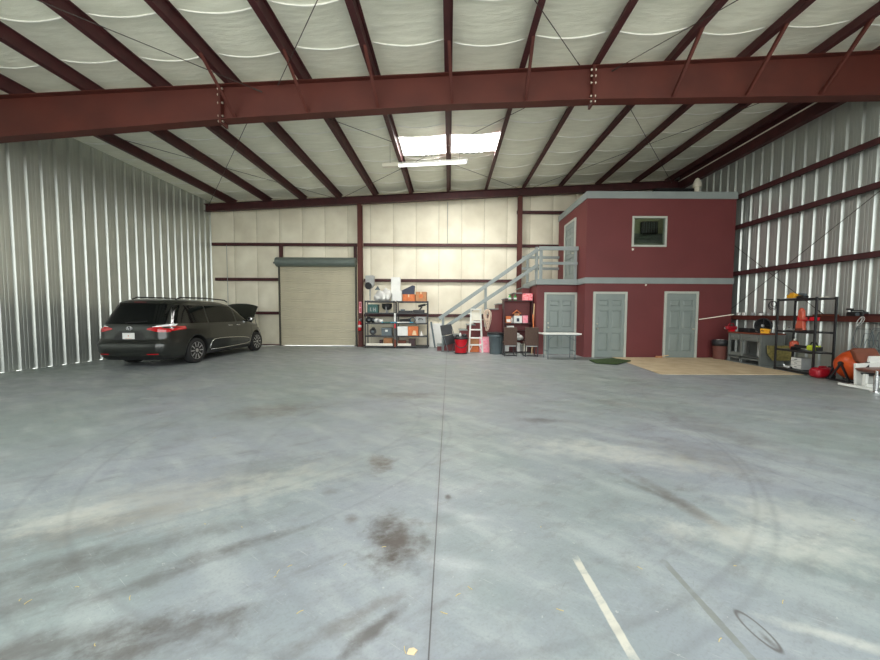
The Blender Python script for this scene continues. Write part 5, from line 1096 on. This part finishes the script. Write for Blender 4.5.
MB().bar((lx(866, .2), .20, zz(371, .2)), (lx(866, .34), .33, zz(358, .34)), .05, .02).build('back_bracket', blackm, t)

# straw bits on the floor
rn = random.Random(21); n_ = 0
for (px, py) in ((20, 600), (28, 602), (95, 645), (278, 572), (290, 566), (275, 577), (384, 547), (300, 612), (77, 587), (130, 598), (405, 650), (415, 654), (412, 660-8), (214, 438), (242, 527), (205, 524), (55, 421), (853, 520), (735, 566), (783, 602), (458, 595), (444, 613), (470, 588), (640, 568), (541, 527), (720, 640), (560, 610), (345, 565)):
    c = FL(px, py); L_ = rn.uniform(.012, .035); a = rn.uniform(0, PI); b = MB(); b.bar((-L_/2, 0, .0), (0, .002, .001), .0022, .0015); b.bar((0, .002, .001), (L_/2, -.001, .0), .0022, .0015); o = b.build('straw_bit', straw); at(o, (c.x, c.y, .001), rz=a)
    tag(o, 'tiny bit of pale dry straw lying loose on the painted floor', 'straw', 'loose straw bits on the floor')
c = FL(824/2+0, 652); b = MB(); b.prism([(-.02,-.01),(.008,-.014),(.022,.004),(.006,.014),(-.014,.01)], lambda u,v,q:(u,v,q), .0, .004); o = b.build('paper_scrap', tape); at(o, (c.x, c.y, .001)); tag(o, 'small torn brown scrap near the bottom end of the floor joint', 'scrap')

# ------------------------------------------------------------------ light
wd = bpy.data.worlds.new('World'); SC.world = wd; wd.use_nodes = True
N = wd.node_tree.nodes; L = wd.node_tree.links; bg = N['Background']
tc = N.new('ShaderNodeTexCoord'); sp = N.new('ShaderNodeSeparateXYZ'); L.new(tc.outputs['Generated'], sp.inputs[0])
cr = N.new('ShaderNodeValToRGB'); cr.color_ramp.elements[0].position = .45; cr.color_ramp.elements[0].color = (.88, .90, .86, 1); cr.color_ramp.elements[1].position = .9; cr.color_ramp.elements[1].color = (.84, .92, 1.0, 1)
mr = N.new('ShaderNodeMapRange'); mr.inputs['From Min'].default_value = -1; L.new(sp.outputs['Z'], mr.inputs['Value']); L.new(mr.outputs[0], cr.inputs['Fac']); L.new(cr.outputs['Color'], bg.inputs['Color'])
bg.inputs['Strength'].default_value = 3.2
pl = bpy.data.lights.new('bay_door_portal', 'AREA'); pl.shape = 'RECTANGLE'; pl.size = 16.8; pl.size_y = 6.5; pl.cycles.is_portal = True
po = bpy.data.objects.new('bay_door_portal', pl); COL.objects.link(po); po.location = (-.2, YF-.1, 3.25); po.rotation_euler = (PI/2, 0, 0)
for k in (5, 6):
    sl = bpy.data.lights.new('skylight_daylight', 'AREA'); sl.shape = 'RECTANGLE'; sl.size = 1.4; sl.size_y = 1.15; sl.energy = 150; sl.color = (1, .98, .94)
    so = bpy.data.objects.new('skylight_daylight', sl); COL.objects.link(so); so.location = ((PK[k]+PK[k+1])/2, 10.36, cz(0)-.06)
sn = bpy.data.lights.new('sun', 'SUN'); sn.energy = 10; sn.angle = .05; sn.color = (1, .95, .86); sno = bpy.data.objects.new('sun', sn); COL.objects.link(sno); sno.rotation_euler = (Vector((.75, .25, 1)).to_track_quat('Z', 'Y')).to_euler()
vs = SC.view_settings; vs.view_transform = 'Standard'; vs.look = 'None'; vs.gamma = 1; vs.use_curve_mapping = False; vs.exposure = 0.36
SC.cycles.use_denoising = True
SC.cycles.max_bounces = 10; SC.cycles.diffuse_bounces = 6; SC.cycles.sample_clamp_indirect = 6
